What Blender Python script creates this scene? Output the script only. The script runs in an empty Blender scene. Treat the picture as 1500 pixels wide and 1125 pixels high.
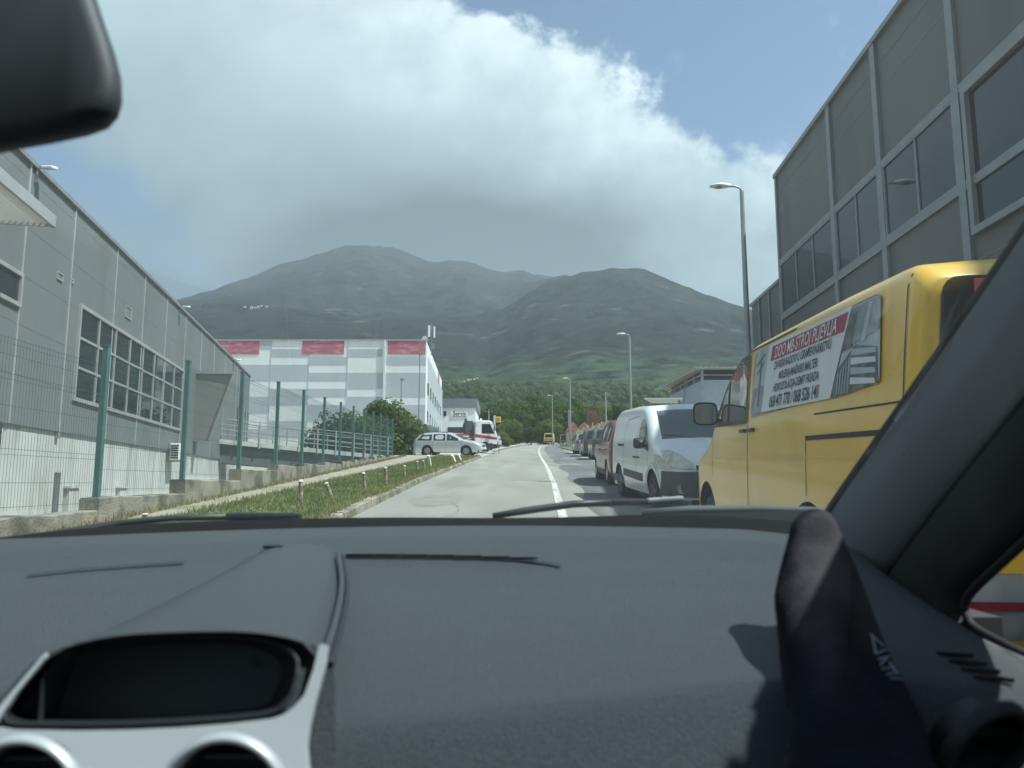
import bpy, bmesh, math, random
import numpy as np
from mathutils import Vector, Matrix, noise
R = math.radians
random.seed(7); np.random.seed(7)
scene = bpy.context.scene
col = scene.collection

# ------------------------------------------------------------------ camera
H = 1.20            # eye height over the road under the car
S = 0.0595          # the street climbs at this slope
PITCH = R(7.48)
F = 1100.0          # focal length in pixels of a 1500 px wide frame
cd = bpy.data.cameras.new('camera'); cam = bpy.data.objects.new('camera', cd); col.objects.link(cam)
cam.location = (0, 0, H); cam.rotation_euler = (R(90)+PITCH, 0, 0)
cd.sensor_width = 36; cd.lens = 36*F/1500
cd.clip_start = .02; cd.clip_end = 30000
cd.dof.use_dof = True; cd.dof.focus_distance = 9; cd.dof.aperture_fstop = 7.5
scene.camera = cam
scene.view_settings.view_transform = 'Standard'; scene.view_settings.look = 'None'
scene.view_settings.gamma = 1; scene.view_settings.exposure = 0.77
cp, sp = math.cos(PITCH), math.sin(PITCH)
def ae(px, py):
    "pixel of the photograph -> (x/y, z/y) of that direction"
    v = (px-750)/F; u = (562.5-py)/F; d = cp-u*sp
    return v/d, (sp+u*cp)/d
def at(px, py, y):
    a, e = ae(px, py); return Vector((a*y, y, H+e*y))
def gz(y): return S*y
def ground_at(px, py):
    a, e = ae(px, py); y = H/(S-e); return Vector((a*y, y, S*y))

# ------------------------------------------------------------------ node helpers
def nn(nt, typ, **kw):
    n = nt.nodes.new(typ)
    for k, v in kw.items():
        if k.startswith('i_'):
            key = k[2:]; key = int(key) if key.isdigit() else key.replace('_', ' ')
            n.inputs[key].default_value = v
        else: setattr(n, k, v)
    return n
def mth(nt, op, a, b=None, c=None, clamp=False):
    n = nt.nodes.new('ShaderNodeMath'); n.operation = op; n.use_clamp = clamp
    for i, v in enumerate((a, b, c)):
        if v is None: continue
        if isinstance(v, (int, float)): n.inputs[i].default_value = v
        else: nt.links.new(v, n.inputs[i])
    return n.outputs[0]
def smooth(nt, v, a, b, lo=0.0, hi=1.0):
    n = nt.nodes.new('ShaderNodeMapRange'); n.interpolation_type = 'SMOOTHSTEP'
    nt.links.new(v, n.inputs[0])
    n.inputs[1].default_value = a; n.inputs[2].default_value = b; n.inputs[3].default_value = lo; n.inputs[4].default_value = hi
    return n.outputs[0]
def mixc(nt, f, a, b):
    n = nt.nodes.new('ShaderNodeMix'); n.data_type = 'RGBA'
    for sock, v in ((n.inputs[0], f), (n.inputs[6], a), (n.inputs[7], b)):
        if isinstance(v, (int, float)): sock.default_value = v
        elif isinstance(v, (tuple, list)): sock.default_value = (*v[:3], 1)
        else: nt.links.new(v, sock)
    return n.outputs[2]

# ------------------------------------------------------------------ sky
SUN_DIR = Vector((0.50, -0.14, .85)).normalized()
sun_el = math.asin(SUN_DIR.z)
W = bpy.data.worlds.new('World'); scene.world = W; W.use_nodes = True
nt = W.node_tree; nt.nodes.clear()
out = nn(nt, 'ShaderNodeOutputWorld')
sky = nn(nt, 'ShaderNodeTexSky', sky_type='NISHITA', sun_disc=False)
sky.sun_elevation = sun_el; sky.sun_rotation = math.atan2(SUN_DIR.x, SUN_DIR.y)
sky.altitude = 20; sky.air_density = 1.0; sky.dust_density = .4; sky.ozone_density = 3.0
b1 = nn(nt, 'ShaderNodeBackground'); b1.inputs[1].default_value = .080
nt.links.new(sky.outputs[0], b1.inputs[0])
geo = nn(nt, 'ShaderNodeNewGeometry')
sep = nn(nt, 'ShaderNodeSeparateXYZ')
vm = nn(nt, 'ShaderNodeVectorMath', operation='SCALE'); vm.inputs[3].default_value = -1
nt.links.new(geo.outputs['Incoming'], vm.inputs[0])
nt.links.new(vm.outputs[0], sep.inputs[0])
dx, dy, dz = sep.outputs
dys = mth(nt, 'MAXIMUM', mth(nt, 'ABSOLUTE', dy), .12)
A = mth(nt, 'DIVIDE', dx, dys); E = mth(nt, 'DIVIDE', dz, dys)
cv = nn(nt, 'ShaderNodeCombineXYZ'); nt.links.new(A, cv.inputs[0]); nt.links.new(E, cv.inputs[1])
def wnoise(scale, detail=6, rough=.55, dist=0, off=(0, 0, 0), sc=(1, 1, 1)):
    mp = nn(nt, 'ShaderNodeMapping'); mp.inputs[1].default_value = off; mp.inputs[3].default_value = sc
    nt.links.new(cv.outputs[0], mp.inputs[0])
    n = nn(nt, 'ShaderNodeTexNoise'); n.inputs['Scale'].default_value = scale; n.inputs['Detail'].default_value = detail
    n.inputs['Roughness'].default_value = rough; n.inputs['Distortion'].default_value = dist
    nt.links.new(mp.outputs[0], n.inputs['Vector']); return n.outputs[0]
nA = wnoise(3.2, 9, .58, .35, (.3, .1, 0)); nB = wnoise(7.5, 8, .6, .2, (3.1, 1.7, 0)); nD = wnoise(17, 8, .62, .25, (1.3, 4.7, 0)); nC = wnoise(2.2, 3, .5, .3, (5, 2, 0), (1, 1.5, 1))
s1 = mth(nt, 'ADD', mth(nt, 'MULTIPLY', mth(nt, 'SUBTRACT', A, .172), -.559), mth(nt, 'MULTIPLY', mth(nt, 'SUBTRACT', E, .552), -.829))
s2 = mth(nt, 'ADD', mth(nt, 'MULTIPLY', mth(nt, 'ADD', A, .53), .748), mth(nt, 'MULTIPLY', mth(nt, 'SUBTRACT', E, .36), .665))
nm = mth(nt, 'MULTIPLY', mth(nt, 'SUBTRACT', nA, .5), .30)
nm2 = mth(nt, 'MULTIPLY', mth(nt, 'SUBTRACT', nB, .5), .17)
nsum = mth(nt, 'ADD', mth(nt, 'ADD', nm, nm2), mth(nt, 'MULTIPLY', mth(nt, 'SUBTRACT', nD, .5), .05))
m1 = smooth(nt, mth(nt, 'ADD', s1, nsum), -.012, .03)
m2 = smooth(nt, mth(nt, 'ADD', s2, mth(nt, 'MULTIPLY', nsum, .6)), -.05, .09)
big = mth(nt, 'MULTIPLY', m1, m2)
# thin veils: streaks in the blue, grey mist low on the left
wisp = mth(nt, 'MULTIPLY', smooth(nt, nB, .56, .80), .38)
low = mth(nt, 'MULTIPLY', smooth(nt, mth(nt, 'ADD', E, mth(nt, 'MULTIPLY', nm, .8)), .46, .30), smooth(nt, A, .3, .1))
low = mth(nt, 'MULTIPLY', low, .6)
lowall = smooth(nt, E, .18, .02)
mask = mth(nt, 'MAXIMUM', mth(nt, 'MAXIMUM', big, wisp), mth(nt, 'MAXIMUM', low, lowall), clamp=True)
# a half covered sky in the other directions
back = smooth(nt, dy, .10, -.05)
mask = mth(nt, 'MAXIMUM', mask, mth(nt, 'MULTIPLY', back, .5))
br = mth(nt, 'ADD', .20, mth(nt, 'MULTIPLY', smooth(nt, E, .30, .62), .20))
edge = smooth(nt, mth(nt, 'ADD', s1, mth(nt, 'MULTIPLY', nm, .9)), .26, -.03)
br = mth(nt, 'ADD', br, mth(nt, 'MULTIPLY', edge, .27))
br = mth(nt, 'ADD', br, mth(nt, 'MULTIPLY', mth(nt, 'SUBTRACT', nC, .5), .40))
br = mth(nt, 'ADD', br, mth(nt, 'MULTIPLY', mth(nt, 'SUBTRACT', nB, .5), mth(nt, 'ADD', .08, mth(nt, 'MULTIPLY', edge, .45))))
br = mth(nt, 'ADD', br, mth(nt, 'MULTIPLY', mth(nt, 'SUBTRACT', nD, .5), mth(nt, 'ADD', .05, mth(nt, 'MULTIPLY', edge, .34))))
band = mth(nt, 'MULTIPLY', mth(nt, 'MULTIPLY', smooth(nt, E, .24, .31), smooth(nt, E, .44, .34)), mth(nt, 'MULTIPLY', smooth(nt, A, -.45, -.2), smooth(nt, A, .28, .08)))
br = mth(nt, 'SUBTRACT', br, mth(nt, 'MULTIPLY', band, mth(nt, 'ADD', -.02, mth(nt, 'MULTIPLY', nB, .24))))
br = mth(nt, 'MAXIMUM', br, .125)
ccol = mixc(nt, smooth(nt, br, .2, .7), (.80, .98, 1.08), (.92, 1.0, 1.04))
b2 = nn(nt, 'ShaderNodeBackground'); nt.links.new(ccol, b2.inputs[0]); nt.links.new(br, b2.inputs[1])
mx = nn(nt, 'ShaderNodeMixShader'); nt.links.new(mask, mx.inputs[0]); nt.links.new(b1.outputs[0], mx.inputs[1]); nt.links.new(b2.outputs[0], mx.inputs[2])
nt.links.new(mx.outputs[0], out.inputs[0])

# ------------------------------------------------------------------ sun
sl = bpy.data.lights.new('sun', 'SUN'); so = bpy.data.objects.new('sun', sl); col.objects.link(so)
sl.energy = 5.0; sl.angle = R(.6); sl.color = (1, .975, .93)
so.rotation_euler = SUN_DIR.to_track_quat('Z', 'Y').to_euler(); so.location = (30, 0, 60)

# ------------------------------------------------------------------ materials
MATS = {}
def M(name, base, rough=.7, metal=0.0, var=.15, scale=4.0, bump=0.0, bscale=60.0, dirt=None, dscale=1.5, dlo=.5, dhi=.7, stretch=(1, 1, 1), spec=.5, coat=0.0, dstretch=None, alpha=None, trans=0.0):
    if name in MATS: return MATS[name]
    m = bpy.data.materials.new(name); m.use_nodes = True; nt = m.node_tree
    p = nt.nodes['Principled BSDF']
    tc = nn(nt, 'ShaderNodeTexCoord')
    def nz(sc, st, det=6, off=0):
        mp = nn(nt, 'ShaderNodeMapping'); mp.inputs[3].default_value = st; mp.inputs[1].default_value = (off, off*.7, 0)
        nt.links.new(tc.outputs['Object'], mp.inputs[0])
        n = nn(nt, 'ShaderNodeTexNoise'); n.inputs['Scale'].default_value = sc; n.inputs['Detail'].default_value = det
        nt.links.new(mp.outputs[0], n.inputs['Vector']); return n.outputs[0]
    n1 = nz(scale, stretch)
    lo = tuple(c*(1-var) for c in base); hi = tuple(min(1, c*(1+var)) for c in base)
    c = mixc(nt, smooth(nt, n1, .3, .7), lo, hi)
    if dirt is not None:
        n2 = nz(dscale, dstretch or stretch, 8, 13.7)
        c = mixc(nt, smooth(nt, n2, dlo, dhi), c, dirt)
    nt.links.new(c, p.inputs['Base Color'])
    p.inputs['Roughness'].default_value = rough; p.inputs['Metallic'].default_value = metal
    p.inputs['Specular IOR Level'].default_value = spec; p.inputs['Coat Weight'].default_value = coat
    p.inputs['Coat Roughness'].default_value = .08
    if bump:
        n3 = nz(bscale, (1, 1, 1), 4, 3.1)
        b = nn(nt, 'ShaderNodeBump'); b.inputs[0].default_value = bump; b.inputs[1].default_value = .02
        nt.links.new(n3, b.inputs['Height']); nt.links.new(b.outputs[0], p.inputs['Normal'])
    MATS[name] = m; return m
def glassy(name, tint, rough=.03, dark=(.02, .025, .03), body=.6):
    "window pane of a vehicle or house: see-through tint over a dark body with a clear reflection"
    if name in MATS: return MATS[name]
    m = bpy.data.materials.new(name); m.use_nodes = True; nt = m.node_tree; nt.nodes.clear()
    o = nn(nt, 'ShaderNodeOutputMaterial')
    d = nn(nt, 'ShaderNodeBsdfDiffuse'); d.inputs[0].default_value = (*dark, 1)
    t = nn(nt, 'ShaderNodeBsdfTransparent'); t.inputs[0].default_value = (*tint, 1)
    a = nn(nt, 'ShaderNodeMixShader'); a.inputs[0].default_value = body
    nt.links.new(t.outputs[0], a.inputs[1]); nt.links.new(d.outputs[0], a.inputs[2])
    g = nn(nt, 'ShaderNodeBsdfGlossy'); g.inputs['Roughness'].default_value = rough; g.inputs[0].default_value = (1, 1, 1, 1)
    f = nn(nt, 'ShaderNodeFresnel'); f.inputs[0].default_value = 1.52
    b = nn(nt, 'ShaderNodeMixShader'); nt.links.new(f.outputs[0], b.inputs[0])
    nt.links.new(a.outputs[0], b.inputs[1]); nt.links.new(g.outputs[0], b.inputs[2]); nt.links.new(b.outputs[0], o.inputs[0])
    MATS[name] = m; return m
def leafmat(name, c1, c2):
    m = bpy.data.materials.new(name); m.use_nodes = True; nt = m.node_tree; p = nt.nodes['Principled BSDF']
    tc = nn(nt, 'ShaderNodeTexCoord'); n = nn(nt, 'ShaderNodeTexNoise'); n.inputs['Scale'].default_value = .9; n.inputs['Detail'].default_value = 5
    nt.links.new(tc.outputs['Object'], n.inputs['Vector'])
    nt.links.new(mixc(nt, smooth(nt, n.outputs[0], .35, .65), c1, c2), p.inputs['Base Color'])
    p.inputs['Roughness'].default_value = .75; p.inputs['Specular IOR Level'].default_value = .15
    tr = nn(nt, 'ShaderNodeBsdfTranslucent'); tr.inputs[0].default_value = (c2[0]*1.3, c2[1]*1.4, c2[2]*.7, 1)
    a = nn(nt, 'ShaderNodeMixShader'); a.inputs[0].default_value = .3
    nt.links.new(p.outputs[0], a.inputs[1]); nt.links.new(tr.outputs[0], a.inputs[2]); nt.links.new(a.outputs[0], nt.nodes['Material Output'].inputs[0])
    MATS[name] = m; return m

# ------------------------------------------------------------------ object helpers
def tag(o, label=None, cat=None, group=None, kind=None):
    if label: o['label'] = label
    if cat: o['category'] = cat
    if group: o['group'] = group
    if kind: o['kind'] = kind
    return o
def empty(name, loc=(0, 0, 0), rot=None):
    o = bpy.data.objects.new(name, None); col.objects.link(o); o.location = loc; o.empty_display_size = .2
    if rot is not None: o.rotation_euler = rot
    return o
def thing(name, label, cat, loc=(0, 0, 0), rot=None, group=None): return tag(empty(name, loc, rot), label, cat, group)
def road_rot(yaw):  # stand on the sloping street with a heading
    return (Matrix.Rotation(math.atan(S), 3, 'X') @ Matrix.Rotation(yaw, 3, 'Z')).to_euler()
class MB:
    "collects shapes, then links them as one mesh object"
    def __init__(s): s.v = []; s.f = []
    def add(s, vs, fs):
        k = len(s.v); s.v += [tuple(v) for v in vs]; s.f += [tuple(i+k for i in f) for f in fs]; return s
    def box(s, c, d, rot=None):
        x, y, z = (q/2 for q in d)
        vs = [Vector((sx*x, sy*y, sz*z)) for sx in (-1, 1) for sy in (-1, 1) for sz in (-1, 1)]
        if rot is not None: vs = [rot @ v for v in vs]
        vs = [v+Vector(c) for v in vs]
        return s.add(vs, [(0, 1, 3, 2), (4, 6, 7, 5), (0, 4, 5, 1), (2, 3, 7, 6), (0, 2, 6, 4), (1, 5, 7, 3)])
    def bar(s, a, b, w, h=None, n=4, up=(0, 0, 1), w2=None):
        "prism from a to b"
        a = Vector(a); b = Vector(b); t = (b-a).normalized(); u = Vector(up)
        if abs(t.dot(u)) > .97: u = Vector((0, 1, 0))
        sx = t.cross(u).normalized(); sy = sx.cross(t); h = h or w; w2 = w2 or w
        vs = []
        for p, k in ((a, 1), (b, w2/w)):
            for i in range(n):
                q = 2*math.pi*(i+.5)/n; r = .7071 if n == 4 else .5
                vs.append(p+sx*math.cos(q)*w*r*k+sy*math.sin(q)*h*r*k)
        return s.add(vs, [(i, (i+1) % n, n+(i+1) % n, n+i) for i in range(n)]+[tuple(range(n))[::-1], tuple(range(n, 2*n))])
    def tube(s, pts, rad, n=8):
        pts = [Vector(p) for p in pts]; rad = rad if isinstance(rad, (list, tuple)) else [rad]*len(pts); vs = []
        for i, p in enumerate(pts):
            t = (pts[min(i+1, len(pts)-1)]-pts[max(i-1, 0)]).normalized(); u = Vector((0, 0, 1))
            if abs(t.dot(u)) > .95: u = Vector((0, 1, 0))
            sx = t.cross(u).normalized(); sy = sx.cross(t)
            for k in range(n):
                q = 2*math.pi*k/n; vs.append(p+(sx*math.cos(q)+sy*math.sin(q))*rad[i])
        m = len(pts)
        fs = [(i*n+k, i*n+(k+1) % n, (i+1)*n+(k+1) % n, (i+1)*n+k) for i in range(m-1) for k in range(n)]
        return s.add(vs, fs+[tuple(range(n))[::-1], tuple(range((m-1)*n, m*n))])
    def lathe(s, prof, n=24, axis='x', c=(0, 0, 0)):
        "prof: (radius, offset along axis)"
        vs = []
        for r, h in prof:
            for k in range(n):
                q = 2*math.pi*k/n; a, b = r*math.cos(q), r*math.sin(q)
                v = (h, a, b) if axis == 'x' else ((a, h, b) if axis == 'y' else (a, b, h))
                vs.append(Vector(v)+Vector(c))
        m = len(prof)
        return s.add(vs, [(i*n+k, i*n+(k+1) % n, (i+1)*n+(k+1) % n, (i+1)*n+k) for i in range(m-1) for k in range(n)])
    def grid(s, rows, close=False):
        n = len(rows[0]); vs = [p for r in rows for p in r]; fs = []
        for i in range(len(rows)-1):
            for k in range(n if close else n-1):
                k2 = (k+1) % n; fs.append((i*n+k, i*n+k2, (i+1)*n+k2, (i+1)*n+k))
        return s.add(vs, fs)
    def slab(s, poly, thick):
        "closed prism of a 3D polygon pushed along its normal"
        P = [Vector(p) for p in poly]; n = Vector((0, 0, 0))
        for i in range(len(P)):
            n += (P[i]-P[0]).cross(P[(i+1) % len(P)]-P[0])
        n.normalize(); k = len(P)
        return s.add(P+[p+n*thick for p in P], [tuple(range(k))[::-1], tuple(range(k, 2*k))]+[(i, (i+1) % k, k+(i+1) % k, k+i) for i in range(k)])
    def build(s, name, mat, parent=None, smooth_=False, bevel=0, bseg=2, loc=None, fixn=True, sub=0, auto=None):
        me = bpy.data.meshes.new(name); me.from_pydata(s.v, [], s.f)
        if fixn:
            b = bmesh.new(); b.from_mesh(me); bmesh.ops.remove_doubles(b, verts=b.verts, dist=1e-5); bmesh.ops.recalc_face_normals(b, faces=b.faces); b.to_mesh(me); b.free()
        mats = mat if isinstance(mat, list) else [mat]
        for q in mats: me.materials.append(q)
        if smooth_ or auto:
            me.polygons.foreach_set('use_smooth', [True]*len(me.polygons))
            if auto: me.set_sharp_from_angle(angle=R(auto))
        o = bpy.data.objects.new(name, me); col.objects.link(o)
        if parent is not None: o.parent = parent
        if loc is not None: o.location = loc
        if bevel:
            m = o.modifiers.new('bevel', 'BEVEL'); m.width = bevel; m.segments = bseg; m.limit_method = 'ANGLE'; m.angle_limit = R(35)
        if sub:
            m = o.modifiers.new('sub', 'SUBSURF'); m.levels = sub; m.render_levels = sub
        return o
def kids(o): return [c for c in bpy.data.objects if c.parent is o]
def copy_tree(o, parent=None, **kw):
    c = o.copy(); col.objects.link(c)
    if parent is not None: c.parent = parent; c.matrix_parent_inverse = Matrix()
    for ch in kids(o): copy_tree(ch, c)
    return c
def plate(loops, thick=0.0):
    "filled polygon with holes; loops = list of 3D point lists, first the outline. Returns (verts, faces)"
    b = bmesh.new(); es = []
    for lp in loops:
        vs = [b.verts.new(p) for p in lp]
        for i in range(len(vs)): es.append(b.edges.new((vs[i], vs[(i+1) % len(vs)])))
    bmesh.ops.triangle_fill(b, use_beauty=True, use_dissolve=False, edges=es)
    b.verts.index_update()
    V = [tuple(v.co) for v in b.verts]; Fc = [tuple(v.index for v in f.verts) for f in b.faces]; b.free(); return V, Fc
def text_mesh(body, size, fn, name, mat, parent, sx=1.0, shear=0.0, align='CENTER', bold=0.0):
    "fn maps flat (s, t) of the writing to a 3D point"
    c = bpy.data.curves.new('writing', 'FONT'); c.body = body; c.size = size; c.align_x = align; c.offset = bold; c.shear = shear; c.resolution_u = 3
    o = bpy.data.objects.new('writing', c); col.objects.link(o)
    dg = bpy.context.evaluated_depsgraph_get(); me = bpy.data.meshes.new_from_object(o.evaluated_get(dg))
    bpy.data.objects.remove(o)
    for v in me.vertices: v.co = fn(v.co.x*sx, v.co.y)
    me.name = name; me.materials.clear(); me.materials.append(mat)
    t = bpy.data.objects.new(name, me); col.objects.link(t); t.parent = parent; return t
#==BODY==
# ================================================================== LAND
asphalt = M('asphalt', (.30, .295, .255), .9, var=.10, scale=.9, bump=.5, bscale=900, dirt=(.24, .237, .21), dscale=.55, dlo=.48, dhi=.66, stretch=(1, .25, 1))
asphalt_patch = M('asphalt_patch', (.265, .262, .232), .9, var=.12, scale=2, bump=.5, bscale=900, dirt=(.27, .265, .235), dscale=1.4, dlo=.5, dhi=.7)
asphalt_dark = M('asphalt_dark', (.135, .14, .138), .9, var=.16, scale=1.4, bump=.5, bscale=900, dirt=(.24, .235, .215), dscale=.8, dlo=.5, dhi=.68, stretch=(1, .3, 1))
concrete = M('concrete', (.34, .33, .29), .9, var=.14, scale=2.2, bump=.6, bscale=120, dirt=(.19, .18, .15), dscale=1.3)
kerbmat = M('kerb_concrete', (.30, .28, .22), .9, var=.2, scale=3, bump=.8, bscale=40, dirt=(.15, .15, .09), dscale=1.8, dlo=.42, dhi=.6)
pathmat = M('path_concrete', (.34, .31, .24), .95, var=.12, scale=1.2, bump=.5, bscale=150, dirt=(.22, .22, .13), dscale=.9)
gravel = M('dusty_gravel', (.38, .36, .31), .95, var=.2, scale=6, bump=.8, bscale=200, dirt=(.28, .26, .2), dscale=.7)
grassbase = M('grass_soil', (.105, .135, .045), .95, var=.3, scale=3, dirt=(.17, .165, .085), dscale=1.6, dlo=.5, dhi=.68)
yardmat = M('yard_ground', (.2, .2, .17), .95, var=.2, scale=1, dirt=(.12, .13, .06), dscale=.6)
paintw = M('road_paint', (.62, .62, .58), .8, var=.1, scale=5, dirt=(.30, .29, .26), dscale=7, dlo=.46, dhi=.62)

def lx(pts, y):
    ys = [p[0] for p in pts]; return float(np.interp(y, ys, [p[1] for p in pts]))
LK = [(-40, -2.5), (11, -2.42), (20, -2.42), (30, -2.2), (48, -1.75), (62, -1.3), (78, -.6), (95, .6), (115, 2.3), (150, 6.5), (200, 14)]   # left kerb
CL = [(-40, .5), (11, .75), (20, 1.10), (32, 1.45), (48, 1.8), (65, 2.3), (80, 2.9), (95, 3.6), (115, 5.2), (150, 9.5), (200, 17)]
RK = [(-40, 5.5), (40, 5.55), (66, 5.3), (80, 5.3), (95, 6.0), (115, 7.8), (150, 12.5), (200, 20)]
WALL = lambda y: -5.02-.030*y                       # outer face of the low wall under the fence (x)
ys_road = list(np.arange(-40, 30, 1.0))+list(np.arange(30, 110, 2.0))+list(np.arange(110, 202, 5.0))
def strip(name, xa, xb, mat, z, kind='structure', nx=2, ys=None, zb=None, crest=True):
    mb = MB(); rows = []
    for y in (ys or ys_road):
        a, b = (f(y) if callable(f) else f for f in (xa, xb))
        zz = [gz(y)+z+((zb if zb is not None else z)-z)*k/(nx-1) for k in range(nx)]
        rows.append([(a+(b-a)*k/(nx-1), y, zz[k]) for k in range(nx)])
    mb.grid(rows); o = mb.build(name, mat); tag(o, kind=kind); return o
fl = lambda P: (lambda y: lx(P, y))
# ground sheet: follows the slope; a sunken yard on the left of the fence
rows = []
ysg = list(np.arange(-60, -5, 5.))+list(np.arange(-5, 48, 1.))+list(np.arange(48, 120, 4.))+list(np.arange(120, 175, 6.))
xsg = list(np.arange(-240, -30, 10.))+list(np.arange(-30, -8, 1.))+[-8, -7.4, -7, -6.6, -6.35, -6.1, -5.8, -5.5, -4, 0, 4, 8, 12, 16]+list(np.arange(20, 240, 10.))
def ground_z(x, y):
    z = gz(y)-.03
    wx = WALL(y)
    if x < wx-.3:
        t = min(1, max(0, (44.5-y)/1.5)); yard = min(z, .35+.004*(y))
        z = z*(1-t)+yard*t
    return z
for y in ysg: rows.append([(x, y, ground_z(x, y)) for x in xsg])
g = MB().grid(rows).build('ground', gravel); tag(g, kind='structure')
strip('road', fl(LK), fl(RK), asphalt, .0, nx=5)
strip('road_worn_lane', lambda y: lx(CL, y)+.55+.10*math.sin(y*.8), lambda y: lx(CL, y)+2.45+.12*math.sin(y*.5+1), asphalt_dark, .004)
for (x0_, y0_, w_, l_) in ((-1.9, 13.2, .9, 2.6), (-.2, 21, 1.1, 1.6), (-2.1, 30, .7, 5.0), (3.4, 26, 1.2, 3.0), (.2, 41, .9, 4.0)):
    P_ = [(x0_+w_*(.5+.55*math.cos(q)*(1+.12*math.sin(5*q+x0_))), y0_+l_*(.5+.52*math.sin(q)*(1+.08*math.cos(3*q)))) for q in [2*math.pi*k/26 for k in range(26)]]
    tag(MB().add([(x, y, gz(y)+.003) for x, y in P_], [tuple(range(26))]).build('road_patch', asphalt_patch), kind='structure')
# crack sealing lines wander over the lanes
for (x0_, y0_, y1_, sd_) in ((-1.1, 9.5, 17, 1), (2.7, 10, 30, 4)):
    rows_ = []; y = y0_
    while y < y1_:
        x = x0_+.35*noise.noise(Vector((y*.35, sd_*7.3, 0)))+.12*noise.noise(Vector((y*1.9, sd_, 3))); w_ = .007+.010*abs(noise.noise(Vector((y*1.2, sd_, 9)))); rows_.append([(x-w_, y, gz(y)+.0055), (x+w_, y, gz(y)+.0055)]); y += .18
    tag(MB().grid(rows_).build('road_crack', M('crack_tar', (.235, .23, .205), .85)), kind='structure')
strip('centre_line', lambda y: lx(CL, y)-.07, lambda y: lx(CL, y)+.07, paintw, .008)
# left: kerb, grass verge, footpath ; they end where the yard entrance begins
yl = [y for y in ys_road if y <= 46]
def kerb(name, P, side, y0, y1, w=.16, h=.12):
    mb = MB(); y = y0
    while y < y1:
        ya, yb = y+.01, min(y+.98, y1); dz = random.uniform(-.012, .012); ddx = random.uniform(-.012, .012)
        xa, xb = lx(P, ya)+ddx, lx(P, yb)+ddx; sgn = side
        vs = []
        for (x, yy) in ((xa, ya), (xb, yb)):
            z = gz(yy)
            vs += [(x, yy, z-.1), (x-sgn*.012, yy, z+h*.86+dz), (x-sgn*.03, yy, z+h+dz), (x-sgn*w, yy, z+h+dz), (x-sgn*w, yy, z-.1)]
        mb.add(vs, [(i, i+1, 6+i, 5+i) for i in range(4)]+[(0, 1, 2, 3, 4), (5, 6, 7, 8, 9)][0:2]); y += 1.0
    o = mb.build(name, kerbmat); tag(o, kind='structure'); return o
kerb('kerb_left', LK, 1, -12, 45)
kerb('kerb_far_left', LK, 1, 60, 120)
kerb('kerb_right', RK, -1, -12, 130)
GX = lambda y: -4.75+.012*y                        # grass / path border
strip('verge_ground', lambda y: GX(y)+.02*math.sin(y*3), lambda y: lx(LK, y)-.15, grassbase, .10, ys=yl, nx=6)
strip('footpath', lambda y: WALL(y)-.0, lambda y: GX(y)+.05, pathmat, .092, ys=yl, nx=3)
strip('pavement_right', lambda y: lx(RK, y)+.15, lambda y: lx(RK, y)+2.6+.0*y, concrete, .10, ys=[y for y in ys_road if y < 128])
# pale yard entrance where the silver car stands
mb = MB(); rows = []
for y in list(np.arange(45.6, 62, 1.5)):
    rows.append([(x, y, gz(y)+.012+(.05 if x < lx(LK, y)-.5 else 0)) for x in (-24, -18, -12, -8, -5, -3, lx(LK, y)-.4, lx(LK, y)+.0)])
tag(mb.grid(rows).build('yard_entrance', M('entrance_concrete', (.46, .45, .40), .9, var=.12, scale=1.3, dirt=(.3, .29, .24), dscale=.8)), kind='structure')
# right far verge: pale gravel and weeds
strip('verge_right', lambda y: lx(RK, y)+.2, lambda y: lx(RK, y)+5.5, grassbase, .115, ys=[y for y in ys_road if 58 < y < 125])

# grass tufts on the verge
def tufts(name, n, fn, hgt, mat):
    P = np.zeros((n*3, 3)); k = 0
    for i in range(n):
        x, y = fn(); h = hgt*random.uniform(.4, 1.3); a = random.uniform(0, 6.28); w = .006+.004*random.random()+y*.0004
        z = gz(y)+.095; lxn, lyn = random.uniform(-.5, .5)*h, random.uniform(-.5, .5)*h
        P[k] = (x-math.cos(a)*w, y-math.sin(a)*w, z); P[k+1] = (x+math.cos(a)*w, y+math.sin(a)*w, z); P[k+2] = (x+lxn, y+lyn, z+h); k += 3
    me = bpy.data.meshes.new(name); me.from_pydata(P.tolist(), [], [(3*i, 3*i+1, 3*i+2) for i in range(n)]); me.materials.append(mat)
    o = bpy.data.objects.new(name, me); col.objects.link(o); tag(o, kind='stuff'); return o
def vfn():
    y = 6+38*random.random()**1.15
    x = random.uniform(GX(y)-.12, lx(LK, y)-.17)
    return x, y
grassm = leafmat('grass_blades', (.11, .15, .045), (.23, .25, .10))
o = tufts('grass', 36000, vfn, .06, grassm); o['label'] = 'short green grass on the verge between kerb and footpath'; o['category'] = 'grass'
def efn():
    y = 6+39*random.random(); side = random.choice((0, 1, 2))
    x = (lx(LK, y)-.17+random.gauss(0, .05)) if side == 0 else (GX(y)+random.gauss(0, .07) if side == 1 else WALL(y)+abs(random.gauss(0, .05)))
    return x, y
o = tufts('dry_grass', 9000, efn, .10, leafmat('dry_blades', (.24, .22, .10), (.30, .27, .15))); o['label'] = 'dry straw coloured weeds along kerb and wall foot'; o['category'] = 'weeds'

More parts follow.
